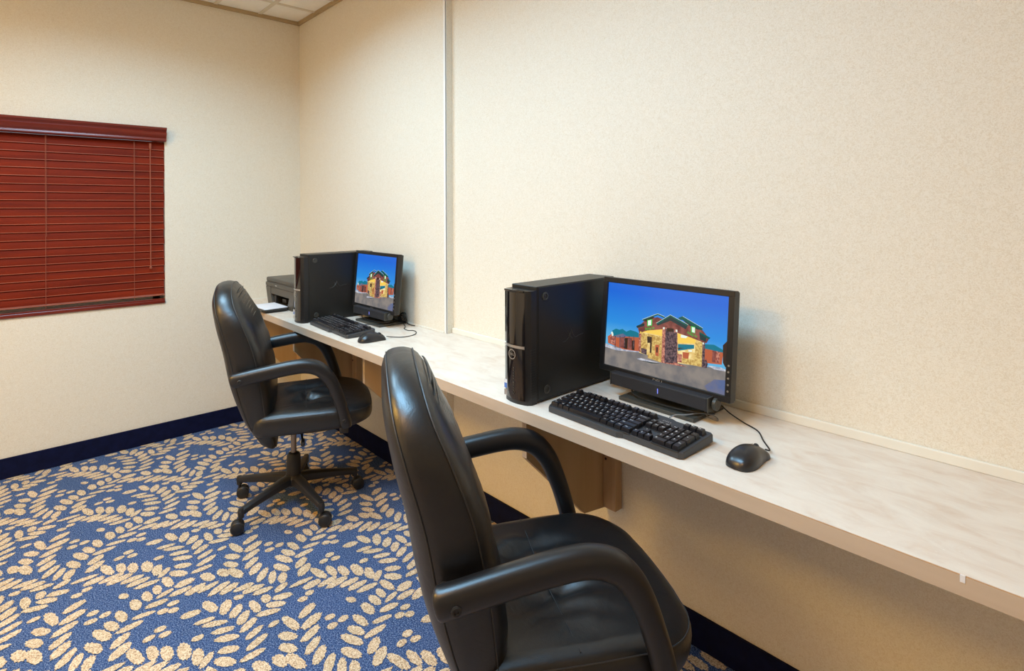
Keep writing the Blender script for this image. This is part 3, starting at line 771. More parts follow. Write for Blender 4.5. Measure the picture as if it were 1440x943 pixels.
PIC = [(0, [(0, 0), (1, 0), (1, 1), (0, 1)]), (1, [(0, 0.7654), (0.3192, 0.7545), (0.5608, 0.8014), (0.8412, 0.7554), (1, 0.7538), (1, 1), (0, 1)]), (16, [(0.848, 0.9603), (0.9168, 0.8671), (1, 0.8479), (1, 1), (0.8734, 0.999)]), (13, [(0, 0.7508), (0.1062, 0.7742), (0.3194, 0.7582), (0.3199, 0.7695), (0.1076, 0.8055), (0, 0.7946)]), (10, [(0.0178, 0.6633), (0.0518, 0.6242), (0.3128, 0.594), (0.3194, 0.7582), (0.169, 0.7756), (0.0245, 0.7418)]), (14, [(0.0446, 0.6461), (0.0922, 0.6334), (0.0937, 0.7422), (0.0438, 0.7364)]), (2, [(0.1321, 0.6426), (0.1784, 0.6301), (0.1807, 0.7605), (0.134, 0.7603)]), (12, [(0.1788, 0.6398), (0.2092, 0.6316), (0.2116, 0.7631), (0.1809, 0.7643)]), (2, [(0.2092, 0.6316), (0.2469, 0.6252), (0.2493, 0.756), (0.2146, 0.7622)]), (12, [(0.2479, 0.6501), (0.2732, 0.6431), (0.2749, 0.758), (0.2494, 0.7598)]), (9, [(0.0477, 0.6052), (0.0741, 0.5844), (0.0765, 0.6376), (0.061, 0.6517)]), (11, [(0.0708, 0.6192), (0.058, 0.5826), (0.0934, 0.5497), (0.1284, 0.5547), (0.1558, 0.5379), (0.1909, 0.5623), (0.228, 0.5333), (0.2809, 0.5391), (0.3143, 0.5572), (0.316, 0.5989), (0.2085, 0.6162), (0.072, 0.6448)]), (16, [(0.072, 0.6448), (0.1612, 0.5916), (0.2085, 0.6162), (0.1168, 0.6526)]), (10, [(0.83, 0.5645), (0.9718, 0.5742), (0.9642, 0.7017), (0.8353, 0.7227)]), (2, [(0.8955, 0.5748), (0.9216, 0.5756), (0.9184, 0.6961), (0.8946, 0.6951)]), (14, [(0.9216, 0.5756), (0.9486, 0.5761), (0.9465, 0.6956), (0.9207, 0.6953)]), (11, [(0.8337, 0.5287), (0.9055, 0.5152), (0.9828, 0.5574), (0.9719, 0.5776), (0.8352, 0.5735)]), (13, [(0.8589, 0.741), (0.9593, 0.7304), (1, 0.7471), (1, 0.7604), (0.9135, 0.7659)]), (12, [(0.9661, 0.5031), (0.9836, 0.4727), (1, 0.4407), (1, 0.7315), (0.9877, 0.716), (0.9716, 0.6791)]), (15, [(0.3103, 0.5315), (0.5065, 0.4402), (0.8324, 0.4891), (0.8415, 0.764), (0.6403, 0.7887), (0.32, 0.7733)]), (7, [(0.3326, 0.5372), (0.3817, 0.4941), (0.5043, 0.4555), (0.5072, 0.5325), (0.3686, 0.5278)]), (5, [(0.3834, 0.5372), (0.5075, 0.5416), (0.514, 0.8255), (0.394, 0.8075)]), (12, [(0.3803, 0.5664), (0.4216, 0.5628), (0.4244, 0.7457), (0.3915, 0.7424)]), (15, [(0.3875, 0.64), (0.4087, 0.634), (0.4097, 0.7689), (0.3882, 0.7679)]), (10, [(0.4528, 0.6403), (0.4848, 0.6367), (0.4855, 0.7643), (0.4576, 0.7636)]), (12, [(0.4622, 0.6655), (0.4762, 0.6652), (0.4757, 0.7265), (0.4645, 0.7262)]), (7, [(0.6287, 0.4674), (0.7705, 0.4832), (0.7724, 0.5408), (0.6325, 0.5712)]), (9, [(0.6552, 0.4749), (0.7134, 0.4773), (0.6951, 0.5037), (0.6564, 0.507)]), (11, [(0.6355, 0.583), (0.7604, 0.5565), (0.7618, 0.5966), (0.6381, 0.6562)]), (12, [(0.637, 0.6241), (0.6861, 0.6134), (0.6376, 0.6419)]), (10, [(0.6747, 0.6579), (0.7258, 0.6515), (0.722, 0.7235), (0.6796, 0.7225)]), (15, [(0.7119, 0.6166), (0.7559, 0.6072), (0.7533, 0.6432), (0.7131, 0.6517)]), (9, [(0.7184, 0.6217), (0.7474, 0.6167), (0.7456, 0.6367), (0.7191, 0.6411)]), (14, [(0.6392, 0.6865), (0.6731, 0.6852), (0.6724, 0.7748), (0.6425, 0.7772)]), (5, [(0.6743, 0.7206), (0.7721, 0.7166), (0.7741, 0.7738), (0.6725, 0.7783)]), (5, [(0.3077, 0.5398), (0.3805, 0.5361), (0.387, 0.7758), (0.3165, 0.7591)]), (14, [(0.3077, 0.5398), (0.3279, 0.5308), (0.3312, 0.7604), (0.3134, 0.7562)]), (5, [(0.7692, 0.5188), (0.8333, 0.5149), (0.8369, 0.7707), (0.7678, 0.7724)]), (6, [(0.8212, 0.5183), (0.8406, 0.5163), (0.8442, 0.7717), (0.8247, 0.7712)]), (6, [(0.8377, 0.7219), (0.8531, 0.6738), (0.867, 0.7298), (0.8599, 0.77), (0.8418, 0.7725)]), (2, [(0.2936, 0.4839), (0.3463, 0.4041), (0.3485, 0.3845), (0.4606, 0.3302), (0.5167, 0.3451), (0.5696, 0.3053), (0.7028, 0.3552), (0.8193, 0.3879), (0.8679, 0.462), (0.8515, 0.5133), (0.8333, 0.5149), (0.7328, 0.4864), (0.6286, 0.4638), (0.507, 0.4548), (0.382, 0.4998), (0.3109, 0.5466)]), (2, [(0.8055, 0.4177), (0.8653, 0.4575), (0.8336, 0.5235), (0.7833, 0.4938)]), (4, [(0.7956, 0.4168), (0.8494, 0.4497), (0.845, 0.5029), (0.8017, 0.4888)]), (4, [(0.2881, 0.4949), (0.2812, 0.4735), (0.3427, 0.424), (0.3532, 0.431), (0.3513, 0.4562)]), (3, [(0.3309, 0.3848), (0.4618, 0.287), (0.5195, 0.3112), (0.5229, 0.3289), (0.4625, 0.3055), (0.3373, 0.3986)]), (12, [(0.3373, 0.3986), (0.4185, 0.3343), (0.4397, 0.335), (0.3781, 0.4004)]), (4, [(0.4566, 0.4078), (0.5666, 0.2968), (0.7034, 0.3729), (0.6918, 0.408), (0.5683, 0.3441), (0.4642, 0.4246)]), (3, [(0.4521, 0.4014), (0.5161, 0.3305), (0.566, 0.2804), (0.7091, 0.3536), (0.7035, 0.3765), (0.5667, 0.3004), (0.4597, 0.4146)]), (3, [(0.6267, 0.3012), (0.6637, 0.2729), (0.8209, 0.3648), (0.8143, 0.3874), (0.6652, 0.314), (0.643, 0.3156)]), (4, [(0.6652, 0.314), (0.8143, 0.3874), (0.7798, 0.3892), (0.7028, 0.3552)]), (3, [(0.7953, 0.4098), (0.8771, 0.4508), (0.8682, 0.4706), (0.7959, 0.4272)]), (14, [(0.5061, 0.431), (0.6272, 0.4244), (0.6432, 0.7985), (0.5111, 0.8191)]), (6, [(0.5313, 0.4431), (0.6037, 0.434), (0.6092, 0.8059), (0.537, 0.8181)]), (12, [(0.5417, 0.4313), (0.598, 0.4245), (0.5968, 0.463), (0.5431, 0.4677)]), (6, [(0.5954, 0.4634), (0.6259, 0.4609), (0.6375, 0.786), (0.6006, 0.7887)]), (9, [(0.5116, 0.4296), (0.5252, 0.4281), (0.5247, 0.4503), (0.5124, 0.4516)]), (9, [(0.6142, 0.4313), (0.6275, 0.4315), (0.6283, 0.4549), (0.6151, 0.4547)]), (9, [(0.8235, 0.5142), (0.8332, 0.5132), (0.8326, 0.5325), (0.8241, 0.5332)]), (14, [(0.5111, 0.8191), (0.6431, 0.795), (0.7184, 0.8044), (0.6281, 0.816), (0.4933, 0.8247)]), (13, [(0.3008, 0.846), (0.3398, 0.8281), (0.4376, 0.8313), (0.5142, 0.8291), (0.4381, 0.8423), (0.3379, 0.8534)]), (4, [(0.3307, 0.8557), (0.4382, 0.846), (0.5212, 0.8342), (0.4246, 0.8597)]), (9, [(0.4618, 0.287), (0.5194, 0.3075), (0.5195, 0.3112), (0.4619, 0.2907), (0.331, 0.3867), (0.3308, 0.3829)]), (9, [(0.5659, 0.2786), (0.7091, 0.3519), (0.7092, 0.3554), (0.566, 0.2822), (0.4521, 0.4014), (0.452, 0.3977)]), (9, [(0.6637, 0.2711), (0.8209, 0.3631), (0.821, 0.3665), (0.6638, 0.2747)]), (7, [(0.3176, 0.5296), (0.3276, 0.5232), (0.3285, 0.5459), (0.3185, 0.5523)]), (6, [(0.3352, 0.7117), (0.3831, 0.7129), (0.3856, 0.7762), (0.3374, 0.7681)]), (6, [(0.0909, 0.6398), (0.0972, 0.6381), (0.1001, 0.78), (0.0938, 0.7798)]), (6, [(0.1347, 0.6281), (0.1409, 0.6264), (0.1437, 0.7673), (0.1374, 0.7671)]), (6, [(0.1778, 0.6166), (0.1839, 0.615), (0.1867, 0.7548), (0.1805, 0.7547)]), (6, [(0.2203, 0.6053), (0.2263, 0.6037), (0.229, 0.7425), (0.2229, 0.7424)]), (6, [(0.2622, 0.5941), (0.2681, 0.5925), (0.2708, 0.7304), (0.2647, 0.7302)]), (8, [(0.3745, 0.3822), (0.4181, 0.3607), (0.4195, 0.4356), (0.3773, 0.4536)]), (9, [(0.3818, 0.3862), (0.41, 0.372), (0.4108, 0.4303), (0.384, 0.4425)]), (8, [(0.7311, 0.3625), (0.7639, 0.365), (0.7651, 0.4353), (0.7334, 0.4294)]), (9, [(0.739, 0.3712), (0.7618, 0.3744), (0.7624, 0.429), (0.7408, 0.424)])]
SIGNTXT = [('Holiday Inn', 0.4006, 0.4706, 0.0125, -0.2908, 0.589), ('Holiday Inn', 0.744, 0.4513, 0.0125, 0.2124, 0.559)]
def make_monitor(label):
    t = empty('computer_monitor'); tag(t, label, 'monitor', 'black flat computer monitors')
    sw, sh = .410, .258; cx_, cy_, cz_ = -.010, -.027, .211
    tilt = math.radians(5.4)
    mt = T(cx_, cy_, cz_) @ R(-tilt, 'X')
    # panel: local x right, y back, z up
    bm = bmesh.new()
    ow, oh, ob = sw / 2 + .0165, sh / 2 + .0165, sh / 2 + .0175
    box(bm, -ow, ow, .0, .022, -ob, -sh / 2, .0015, 1, mtx=mt); box(bm, -ow, ow, .0, .022, sh / 2, oh, .0015, 1, mtx=mt)
    box(bm, -ow, -sw / 2, .0, .022, -sh / 2 - .001, sh / 2 + .001, .0, 1, mtx=mt); box(bm, sw / 2, ow, .0, .022, -sh / 2 - .001, sh / 2 + .001, .0, 1, mtx=mt)
    box(bm, -ow + .004, ow - .004, .008, .022, -ob + .004, oh - .004, mtx=mt)
    fr = obj('bezel', bm, M['bezel'], t)
    bm = bmesh.new(); box(bm, -ow + .002, ow - .002, .0222, .034, -ob + .002, oh - .002, .004, 2, mtx=mt); box(bm, -.13, .13, .034, .056, -.10, .09, .012, 3, mtx=mt)
    obj('rear_shell', bm, M['frameside'], t)
    bm = bmesh.new()
    for i in range(5): lathe(bm, [(.0028, 0), (.0028, .0012), (0, .0014)], 10, mt @ T(sw / 2 + .008, 0, -.05 - i * .0165) @ R(PI / 2, 'X'))
    obj('button_row', bm, M['chrome'], fr)
    bm = bmesh.new(); text_into(bm, 'DELL', .0125, mt @ T(0, -.0008, -sh / 2 - .0088) @ R(PI / 2, 'X'), 0, sx=1.35); obj('maker_mark', bm, M['chrome'], fr, label='small lettering DELL')
    # the screen image, drawn in flat pieces
    bm = bmesh.new(); k = 0
    def P(u, v, d): return mt @ Vector(((u - .5) * sw, .006 - d, (.5 - v) * sh))
    for mi, poly in PIC:
        k += 1
        fs = bm.faces.new([bm.verts.new(P(u, v, .00002 * k)) for u, v in poly]); fs.material_index = mi
        if fs.normal.length == 0: fs.normal_update()
        fs.normal_update()
        if (mt.to_3x3().inverted() @ fs.normal).y > 0: fs.normal_flip()
    for (s, u, v, size, ang, shx) in SIGNTXT:
        k += 1
        text_into(bm, s, size, mt @ T((u - .5) * sw, .006 - .00002 * k, (.5 - v) * sh) @ R(ang, 'Y') @ R(PI / 2, 'X'), 8, sx=shx)
    bmesh.ops.triangulate(bm, faces=[f for f in bm.faces if len(f.verts) > 4])
    for f in bm.faces: f.smooth = False
    scr = obj('screen', bm, SM, t, label='lit screen showing a lodge with green roofs under a blue evening sky')
    # object coordinates for the sky gradient run with z of the stand frame
    # stand
    bm = bmesh.new(); box(bm, -.126, .126, -.075, .083, 0, .011, .002, 2); obj('stand_base', bm, M['frameside'], t)
    bm = bmesh.new(); box(bm, -.045, .045, .015, .050, .010, .23, .008, 2); box(bm, -.06, .06, .005, .05, .010, .02, .004, 2); obj('stand_neck', bm, M['bezel'], t)
    # soundbar hung under the panel
    bm = bmesh.new(); box(bm, -.163, .160, -.066, -.028, .036, .0735, .004, 2)
    sb = obj('soundbar', bm, M['speaker'], t)
    bm = bmesh.new(); box(bm, -.1655, -.1625, -.067, -.028, .0355, .0740, .001, 1); obj('end_cap', bm, M['frameside'], sb)
    bm = bmesh.new(); box(bm, .1595, .164, -.067, -.028, .0355, .0740, .001, 1); obj('end_cap', bm, M['frameside'], sb)
    bm = bmesh.new(); lathe(bm, [(0, 0), (.015, 0), (.0165, .002), (.0165, .010), (.014, .012), (0, .012)], 20, T(.166, -.040, .0545) @ R(PI / 2, 'Y')); obj('volume_knob', bm, M['frameside'], sb, smooth=35)
    bm = bmesh.new(); box(bm, .0058, .0076, -.0668, -.0655, .048, .062); obj('power_light', bm, emis('blue light', (.22, .26, 1.0), 1.6), sb, label='thin lit blue line')
    # cable sagging under the soundbar
    bm = bmesh.new(); tube(bm, catmull([(-.10, -.045, .036), (-.075, -.062, .024), (.0, -.060, .018), (.09, -.056, .020), (.17, -.045, .030)], 6), .0024, 7); obj('speaker_cable', bm, M['cable'], sb, smooth=True)
    return t
mo1 = make_monitor('black widescreen monitor with soundbar, nearer of the two lit screens')
mo2 = copy_tree(mo1); mo2['label'] = 'black monitor with soundbar at the farther station, the smaller looking lit screen'
mo1.location = (2.885, -.125, H + .0005); mo1.rotation_euler = (0, 0, math.radians(-1.9))
mo2.location = (1.218, -.127, H + .0005); mo2.scale = (.955, .955, 1.0); mo2.rotation_euler = (0, 0, math.radians(.3))

# ------------------------------------------------------------------ keyboard
def make_keyboard(label):
    t = empty('keyboard'); tag(t, label, 'keyboard', 'black computer keyboards')
    W, D = .434, .148
    slope = math.radians(4.2)
    bm = bmesh.new()
    # outline with the stepped front edge, low lip
    front = [(-W/2 + .004, -D/2 + .010), (-W/2 + .012, -D/2), (.035, -D/2), (.050, -D/2 + .0085), (W/2 - .010, -D/2 + .0085), (W/2, -D/2 + .016)]
    back = [(W/2, D/2 - .004), (W/2 - .006, D/2), (.115, D/2), (.100, D/2 + .006), (.02, D/2 + .006), (.005, D/2), (-W/2 + .006, D/2), (-W/2, D/2 - .004)]
    pts = front + back + [(-W/2, -D/2 + .018)]
    def zt(y): return .0155 + (y + D / 2) * math.tan(slope)
    A = [bm.verts.new((x, y, .0015 + max(0, (y + D/2)) * .03)) for x, y in pts]; B = [bm.verts.new((x, y, zt(y) - .003)) for x, y in pts]
    B2 = [bm.verts.new((x * .992, y * .985, zt(y))) for x, y in pts]
    n = len(pts)
    for P_, Q_ in ((A, B), (B, B2)):
        for k in range(n): bm.faces.new((P_[k], P_[(k+1) % n], Q_[(k+1) % n], Q_[k]))
    bm.faces.new(list(reversed(A))); bm.faces.new(B2)
    bmesh.ops.recalc_face_normals(bm, faces=bm.faces[:])
    body = obj('case', bm, M['keybody'], t)
    bm = bmesh.new()    # dark recessed wells around the key blocks
    U = .0184; x0 = -W/2 + .0100
    ys = [-.0545, -.0357, -.0169, .0019, .0207, .0490]
    wells = [(x0 - .002, x0 + 15*U + .001, ys[0] - .012, ys[4] + .012), (x0 + 15.25*U, x0 + 18.25*U + .001, ys[3] - .012, ys[4] + .012),
             (x0 + 18.5*U, x0 + 22.5*U + .001, ys[0] - .012, ys[4] + .012), (x0 - .002, x0 + 15*U + .001, ys[5] - .012, ys[5] + .012), (x0 + 19.4*U, x0 + 22.5*U + .001, ys[5] - .009, ys[5] + .009)]
    for (a, b, c, d) in wells:
        vs = box(bm, a, b, c, d, 0, .0009)
        for v in vs: v.co.z += zt(v.co.y)
    obj('key_well', bm, M['vent'], body)
    bm = bmesh.new(); text_into(bm, 'DELL', .0095, T(.098, .056, zt(.056) + .0004) @ R(slope, 'X'), 0, sx=1.3); obj('maker_mark', bm, M['chrome'], body, label='small lettering DELL')
    def key(u, row, w, text, hh=1, deep=1.0):
        kx = x0 + u * U; ky = ys[row]; kw = w * U - .0012; kd = U * hh - .0012
        yc = ky + (hh - 1) * U / 2
        bm = bmesh.new()
        h = .0100 + (.002 if row == 5 else 0)
        prof = [(0, 1.0), (.7, .86), (1.0, .74)]
        R_ = []
        for f, s in prof:
            dx = kw / 2 - (1 - s) * U * .42; dy = kd / 2 - (1 - s) * U * .42
            R_.append([bm.verts.new((sx * dx, sy * dy + f * .0008, f * h - (.0006 if f == 1.0 and abs(sx) < .5 else 0))) for sx, sy in ((-1, -1), (1, -1), (1, 1), (-1, 1))])
        for P_, Q_ in zip(R_, R_[1:]):
            for k in range(4): bm.faces.new((P_[k], P_[(k+1) % 4], Q_[(k+1) % 4], Q_[k]))
        bm.faces.new(R_[-1])
        if text:
            lines = text.split('|'); sz = .0082 if len(text) == 1 else (.0060 if len(lines) > 1 else .0046)
            for i, s in enumerate(lines):
                text_into(bm, s, sz, T(-kw / 2 + .0058, .0030 - i * .0052, h + .00015), 1, align='LEFT' if len(s) > 1 else 'CENTER')
        for v in bm.verts: v.co.y += 0
        o = obj('key', bm, [M['key'], M['legend']], t)
        o.location = (kx + w * U / 2, yc, zt(yc) + .0008); o.rotation_euler = (slope + (.04 if row == 5 else 0), 0, 0)
        return o
    def rowkeys(u, row, items):
        for it in items:
            if isinstance(it, tuple): txt, w = it
            else: txt, w = it, 1
            if txt is not None: key(u, row, w, txt)
            u += w
    rowkeys(0, 5, ['Esc', (None, 1), 'F1', 'F2', 'F3', 'F4', (None, .5), 'F5', 'F6', 'F7', 'F8', (None, .5), 'F9', 'F10', 'F11', 'F12', (None, 4.5), '-', '+', 'o'])
    rowkeys(0, 4, ['~|`', '!|1', '@|2', '#|3', '$|4', '%|5', '^|6', '&|7', '*|8', '(|9', ')|0', '_|-', '+|=', ('Backspace', 2), (None, .25), 'Ins', 'Home', 'PgUp', (None, .25), 'Num', '/', '*', '-'])
    rowkeys(0, 3, [('Tab', 1.5)] + list('QWERTYUIOP') + ['{|[', '}|]', ('\\', 1.5), (None, .25), 'Del', 'End', 'PgDn', (None, .25), '7', '8', '9'])
    key(21.5, 2, 1, '+', 2)
    rowkeys(0, 2, [('Caps', 1.75)] + list('ASDFGHJKL') + [':|;', '"', ('Enter', 2.25), (None, 3.5), '4', '5', '6'])
    rowkeys(0, 1, [('Shift', 2.25)] + list('ZXCVBNM') + ['<|,', '>|.', '?|/', ('Shift', 2.75), (None, 1.25), '^', (None, 1.25), '1', '2', '3'])
    key(21.5, 0, 1, 'Ent', 2)
    rowkeys(0, 0, [('Ctrl', 1.5), ('Win', 1), ('Alt', 1.25), ('', 6.0), ('Alt', 1.25), ('Win', 1.25), ('Menu', 1.25), ('Ctrl', 1.5), (None, .25), '<', 'v', '>', (None, .25), ('0', 2), '.'])
    return t
kb1 = make_keyboard('black keyboard with white legends in front of the nearer monitor')
kb2 = copy_tree(kb1); kb2['label'] = 'black keyboard in front of the farther monitor and beside its mouse'
kb1.location = (2.891, -.356, H + .0002); kb1.rotation_euler = (0, 0, math.radians(-1.9))
kb2.location = (1.238, -.347, H + .0002); kb2.rotation_euler = (0, 0, math.radians(-3))

# ------------------------------------------------------------------ mouse (front = +Y)
def make_mouse(label):
    t = empty('computer_mouse'); tag(t, label, 'mouse', 'black computer mice')
    bm = bmesh.new(); N = 30; K = 22
    WD = [(-1, .0), (-.93, .018), (-.75, .028), (-.45, .0325), (-.1, .0315), (.25, .0275), (.55, .0255), (.8, .0255), (.94, .021), (1, .0)]
    HT = [(-1, .0), (-.93, .012), (-.75, .024), (-.4, .0345), (0, .0375), (.35, .033), (.7, .024), (.92, .014), (1, .0)]
    rings = []
    for i in range(1, N):
        s = -1 + 2 * i / N; w_ = smooth_interp(WD, s); h_ = smooth_interp(HT, s); ring = []
        for k in range(K):
            th = PI * k / (K - 1); c = math.cos(th); s2 = math.sin(th)
            ring.append(bm.verts.new((w_ * math.copysign(abs(c) ** .8, c), s * .061, .001 + h_ * s2 ** .75)))
        rings.append(ring)
    for A, B in zip(rings, rings[1:]):
        for k in range(K - 1): bm.faces.new((A[k], A[k+1], B[k+1], B[k]))
        bm.faces.new((A[K-1], A[0], B[0], B[K-1]))
    a = bm.verts.new((0, -.061, .002)); b = bm.verts.new((0, .061, .002))
    for k in range(K - 1):
        bm.faces.new((a, rings[0][k+1], rings[0][k])); bm.faces.new((b, rings[-1][k], rings[-1][k+1]))
    bm.faces.new((a, rings[0][0], rings[0][K-1])); bm.faces.new((b, rings[-1][K-1], rings[-1][0]))
    bmesh.ops.recalc_face_normals(bm, faces=bm.faces[:])
    body = obj('shell', bm, M['mouse'], t, smooth=60)
    bm = bmesh.new(); lathe(bm, [(0, -.004), (.009, -.004), (.0105, -.002), (.0105, .002), (.009, .004), (0, .004)], 18, T(0, .034, .0225) @ R(PI / 2, 'Y')); obj('scroll_wheel', bm, M['blackplastic'], t, smooth=40)
    bm = bmesh.new(); tube(bm, [(0, .006, .0392), (0, .022, .0356)], .0006, 5); tube(bm, [(0, .045, .0268), (0, .058, .014)], .0006, 5); obj('button_gap', bm, M['vent'], t)
    return t
ms1 = make_mouse('black corded mouse to the right of the nearer keyboard'); ms1.location = (3.211, -.324, H); ms1.rotation_euler = (0, 0, math.radians(-4))
ms2 = copy_tree(ms1); ms2['label'] = 'black corded mouse to the right of the farther keyboard'; ms2.location = (1.558, -.360, H); ms2.rotation_euler = (0, 0, math.radians(-8))
def cable(name, parent, pts, r, mat, label=None):
    bm = bmesh.new(); w = [Vector(p) for p in pts]
    mi = (parent.matrix_basis).inverted()
    tube(bm, [mi @ p for p in catmull(w, 7)], r, 8)
    return obj(name, bm, mat, parent, smooth=True, label=label)
cable('cord', ms1, [(3.219, -.252, .770), (3.222, -.235, .765), (3.186, -.186, .7625), (3.150, -.136, .7625), (3.100, -.107, .7625), (3.05, -.083, .768), (3.01, -.062, .777), (2.985, -.05, .7725)], .0018, M['cable'])
cable('cord', kb1, [(2.972, -.262, .781), (2.975, -.235, .782), (2.985, -.205, .777), (3.0, -.165, .7745), (3.018, -.135, .770), (3.035, -.128, .763), (3.045, -.145, .7625), (3.022, -.150, .767), (3.0, -.130, .7745), (2.98, -.06, .774)], .0017, M['cablegrey'])
cable('cord', ms2, [(1.564, -.290, .770), (1.572, -.262, .764), (1.600, -.220, .7625), (1.592, -.165, .7625), (1.555, -.128, .7625), (1.515, -.118, .7625), (1.492, -.135, .7625), (1.445, -.125, .7625), (1.415, -.10, .763), (1.36, -.075, .765)], .0018, M['cable'])
cable('cord', kb2, [(1.31, -.262, .781), (1.315, -.24, .778), (1.33, -.205, .776), (1.315, -.12, .7745), (1.30, -.07, .775)], .0017, M['cable'])
# cable bundle behind the farther monitor
bm = bmesh.new(); random.seed(5)
for k in range(5):
    r0 = .018 + .002 * k; pts = []
    for i in range(25):
        a = 2 * PI * i / 24
        pts.append((r0 * 1.1 * math.cos(a), .003 * math.sin(3 * a + k) + k * .0045 - .009, .0255 + r0 * math.sin(a)))
    tube(bm, pts, .0024, 6, caps=False)
tube(bm, catmull([(.02, .0, .026), (.05, -.004, .01), (.085, -.004, .0035), (.11, .004, .003)], 6), .0024, 7)
cb = obj('cable_coil', bm, M['cable'], smooth=True, loc=(1.332, -.066, H + .0035)); tag(cb, 'bundled black cable behind the right edge of the farther monitor', 'cable')

# ------------------------------------------------------------------ printer
pr = empty('printer', (.425, -.18, H)); tag(pr, 'dark grey inkjet printer on the counter in the corner, partly behind the tower', 'printer')
def box_taper(bm, x0, x1, y0, y1, z0, z1, inset, bev=.0):
    vs = box(bm, x0, x1, y0, y1, z0, z1, 0)
    for v in vs:
        if v.co.z < (z0 + z1) / 2:
            v.co.x += inset if v.co.x < (x0 + x1) / 2 else -inset
            v.co.y += inset * .5 if v.co.y < (y0 + y1) / 2 else 0
    if bev:
        es = list({e for v in vs for e in v.link_edges}); bmesh.ops.bevel(bm, geom=es, offset=bev, segments=3, profile=.5, affect='EDGES')
PW = .222; F_ = -.155; B_ = .125
bm = bmesh.new()
prism(bm, [(-PW + .040, .0), (-PW + .030, .02), (-PW + .006, .085), (-PW, .108), (-.145, .108), (-.145, .072), (-.118, .018), (-.118, .0)], 1, F_, B_)
prism(bm, [(PW - .040, .0), (PW - .030, .02), (PW - .006, .085), (PW, .108), (.145, .108), (.145, .072), (.118, .018), (.118, .0)], 1, F_, B_)
box(bm, -.146, .146, F_ + .002, B_, .068, .108); box(bm, -.119, .119, F_ + .10, B_, .0, .07); box(bm, -.119, .119, F_ + .01, B_, 0, .012)
body = obj('body', bm, M['printer'], pr, smooth=30)
bm = bmesh.new(); box(bm, -PW, PW, F_ - .003, B_, .111, .134, .005, 2); box(bm, -PW + .004, PW - .004, F_ + .002, B_, .107, .1115); obj('control_panel', bm, M['printer'], pr)
bm = bmesh.new(); box(bm, -.06, -.035, F_ - .0040, F_ - .003, .120, .125); obj('maker_mark', bm, M['chrome'], pr)
bm = bmesh.new(); box(bm, -PW + .002, PW - .002, F_, B_, .137, .163, .009, 3); box(bm, -PW + .006, PW - .006, F_ + .003, B_, .134, .138); lid = obj('scanner_lid', bm, M['printer'], pr, smooth=40)
bm = bmesh.new(); box(bm, -.12, -.085, F_ + .01, F_ + .05, .012, .06, .003, 2); obj('paper_guide', bm, M['printerdark'], pr); bm = bmesh.new(); box(bm, -.04, .02, F_ + .03, F_ + .06, .02, .045, .003, 2); obj('paper_guide', bm, M['printerdark'], pr)
bm = bmesh.new()
prism(bm, [(-.112, F_ + .02), (.116, F_ + .02), (.118, F_ - .01), (.150, F_ - .012), (.150, -.285), (.125, -.300), (.0, -.300), (-.025, -.27), (-.055, -.27), (-.085, -.25)], 2, .006, .017)
obj('paper_tray', bm, M['printerdark'], pr)
ps = bmesh.new()
for k in range(3):
    prism(ps, [(-.085 + .004 * k, -.158), (.130, -.158), (.138 - .003 * k, -.288), (-.078 + .002 * k, -.294)], 2, .0185 + .0012 * k, .0194 + .0012 * k)
pp = obj('paper_stack', ps, M['paper'], loc=(.425, -.18, H)); tag(pp, 'few white sheets of paper lying on the printer tray', 'paper')

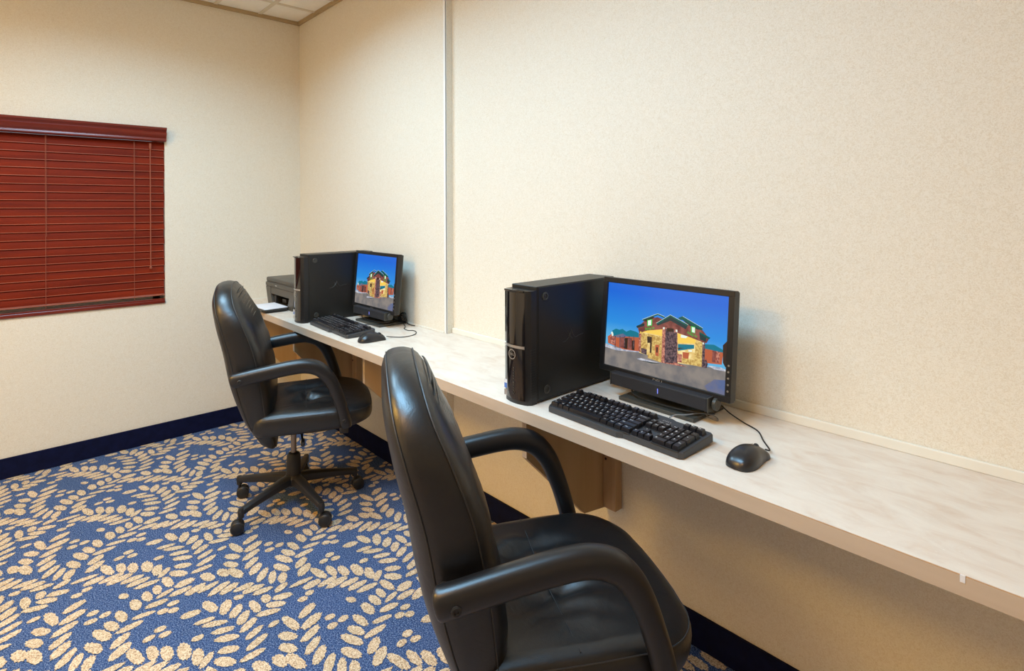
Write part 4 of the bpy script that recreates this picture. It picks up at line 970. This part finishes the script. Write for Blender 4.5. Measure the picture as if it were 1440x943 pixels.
# ------------------------------------------------------------------ ceiling lights (out of the frame, in the same ceiling; the warm ones are added fill)
def troffer(x, y, label, power, spread, col, lx=1.15, ly=.55):
    t = empty('ceiling_light', (x, y, RZ - .004)); tag(t, label, 'light', 'recessed ceiling light panels')
    bm = bmesh.new()
    for (a, b, c, d) in ((-lx/2 - .02, lx/2 + .02, -ly/2 - .02, -ly/2), (-lx/2 - .02, lx/2 + .02, ly/2, ly/2 + .02), (-lx/2 - .02, -lx/2, -ly/2, ly/2), (lx/2, lx/2 + .02, -ly/2, ly/2)):
        box(bm, a, b, c, d, -.012, -.002)
    obj('frame', bm, M['white'], t)
    bm = bmesh.new(); box(bm, -lx/2, lx/2, -ly/2, ly/2, -.008, -.003); obj('diffuser', bm, emis('lit diffuser', col, 2.0), t)
    ld = bpy.data.lights.new('ceiling_light_lamp', 'AREA'); ld.shape = 'RECTANGLE'; ld.size = lx; ld.size_y = ly; ld.energy = power; ld.color = col; ld.spread = math.radians(spread)
    lo = bpy.data.objects.new('lamp', ld); C.objects.link(lo); lo.parent = t; lo.location = (0, 0, -.014)
for a in LIGHTS: troffer(*a)

wd = bpy.data.worlds.new('World'); bpy.context.scene.world = wd; wd.use_nodes = True
wd.node_tree.nodes['Background'].inputs['Color'].default_value = (.75, .8, .9, 1); wd.node_tree.nodes['Background'].inputs['Strength'].default_value = .5

# ------------------------------------------------------------------ camera
cam = bpy.data.cameras.new('Camera'); co = bpy.data.objects.new('Camera', cam); C.objects.link(co)
cam.sensor_fit = 'HORIZONTAL'; cam.sensor_width = 36; cam.lens = 795.6 / 1440 * 36; cam.clip_start = .02
cam.shift_x = 0; cam.shift_y = (293.74 - 471.5) / 1440
yaw, pit, rol = .7455, .00147, -.00432
fw = Vector((-math.cos(yaw) * math.cos(pit), math.sin(yaw) * math.cos(pit), -math.sin(pit)))
r_ = fw.cross(Vector((0, 0, 1))).normalized(); u_ = r_.cross(fw)
r2 = r_ * math.cos(rol) + u_ * math.sin(rol); u2 = u_ * math.cos(rol) - r_ * math.sin(rol)
m3 = Matrix((r2, u2, -fw)).transposed()
co.matrix_world = Matrix.Translation((3.79085, -1.58322, 1.33686)) @ m3.to_4x4()
sc = bpy.context.scene; sc.camera = co
sc.view_settings.view_transform = 'Standard'; sc.view_settings.look = 'None'; sc.view_settings.gamma = 1.0
sc.view_settings.use_curve_mapping = False; sc.view_settings.exposure = EXPOSURE
try:
    sc.cycles.use_denoising = True; sc.cycles.max_bounces = 10; sc.cycles.diffuse_bounces = 6
except Exception: pass
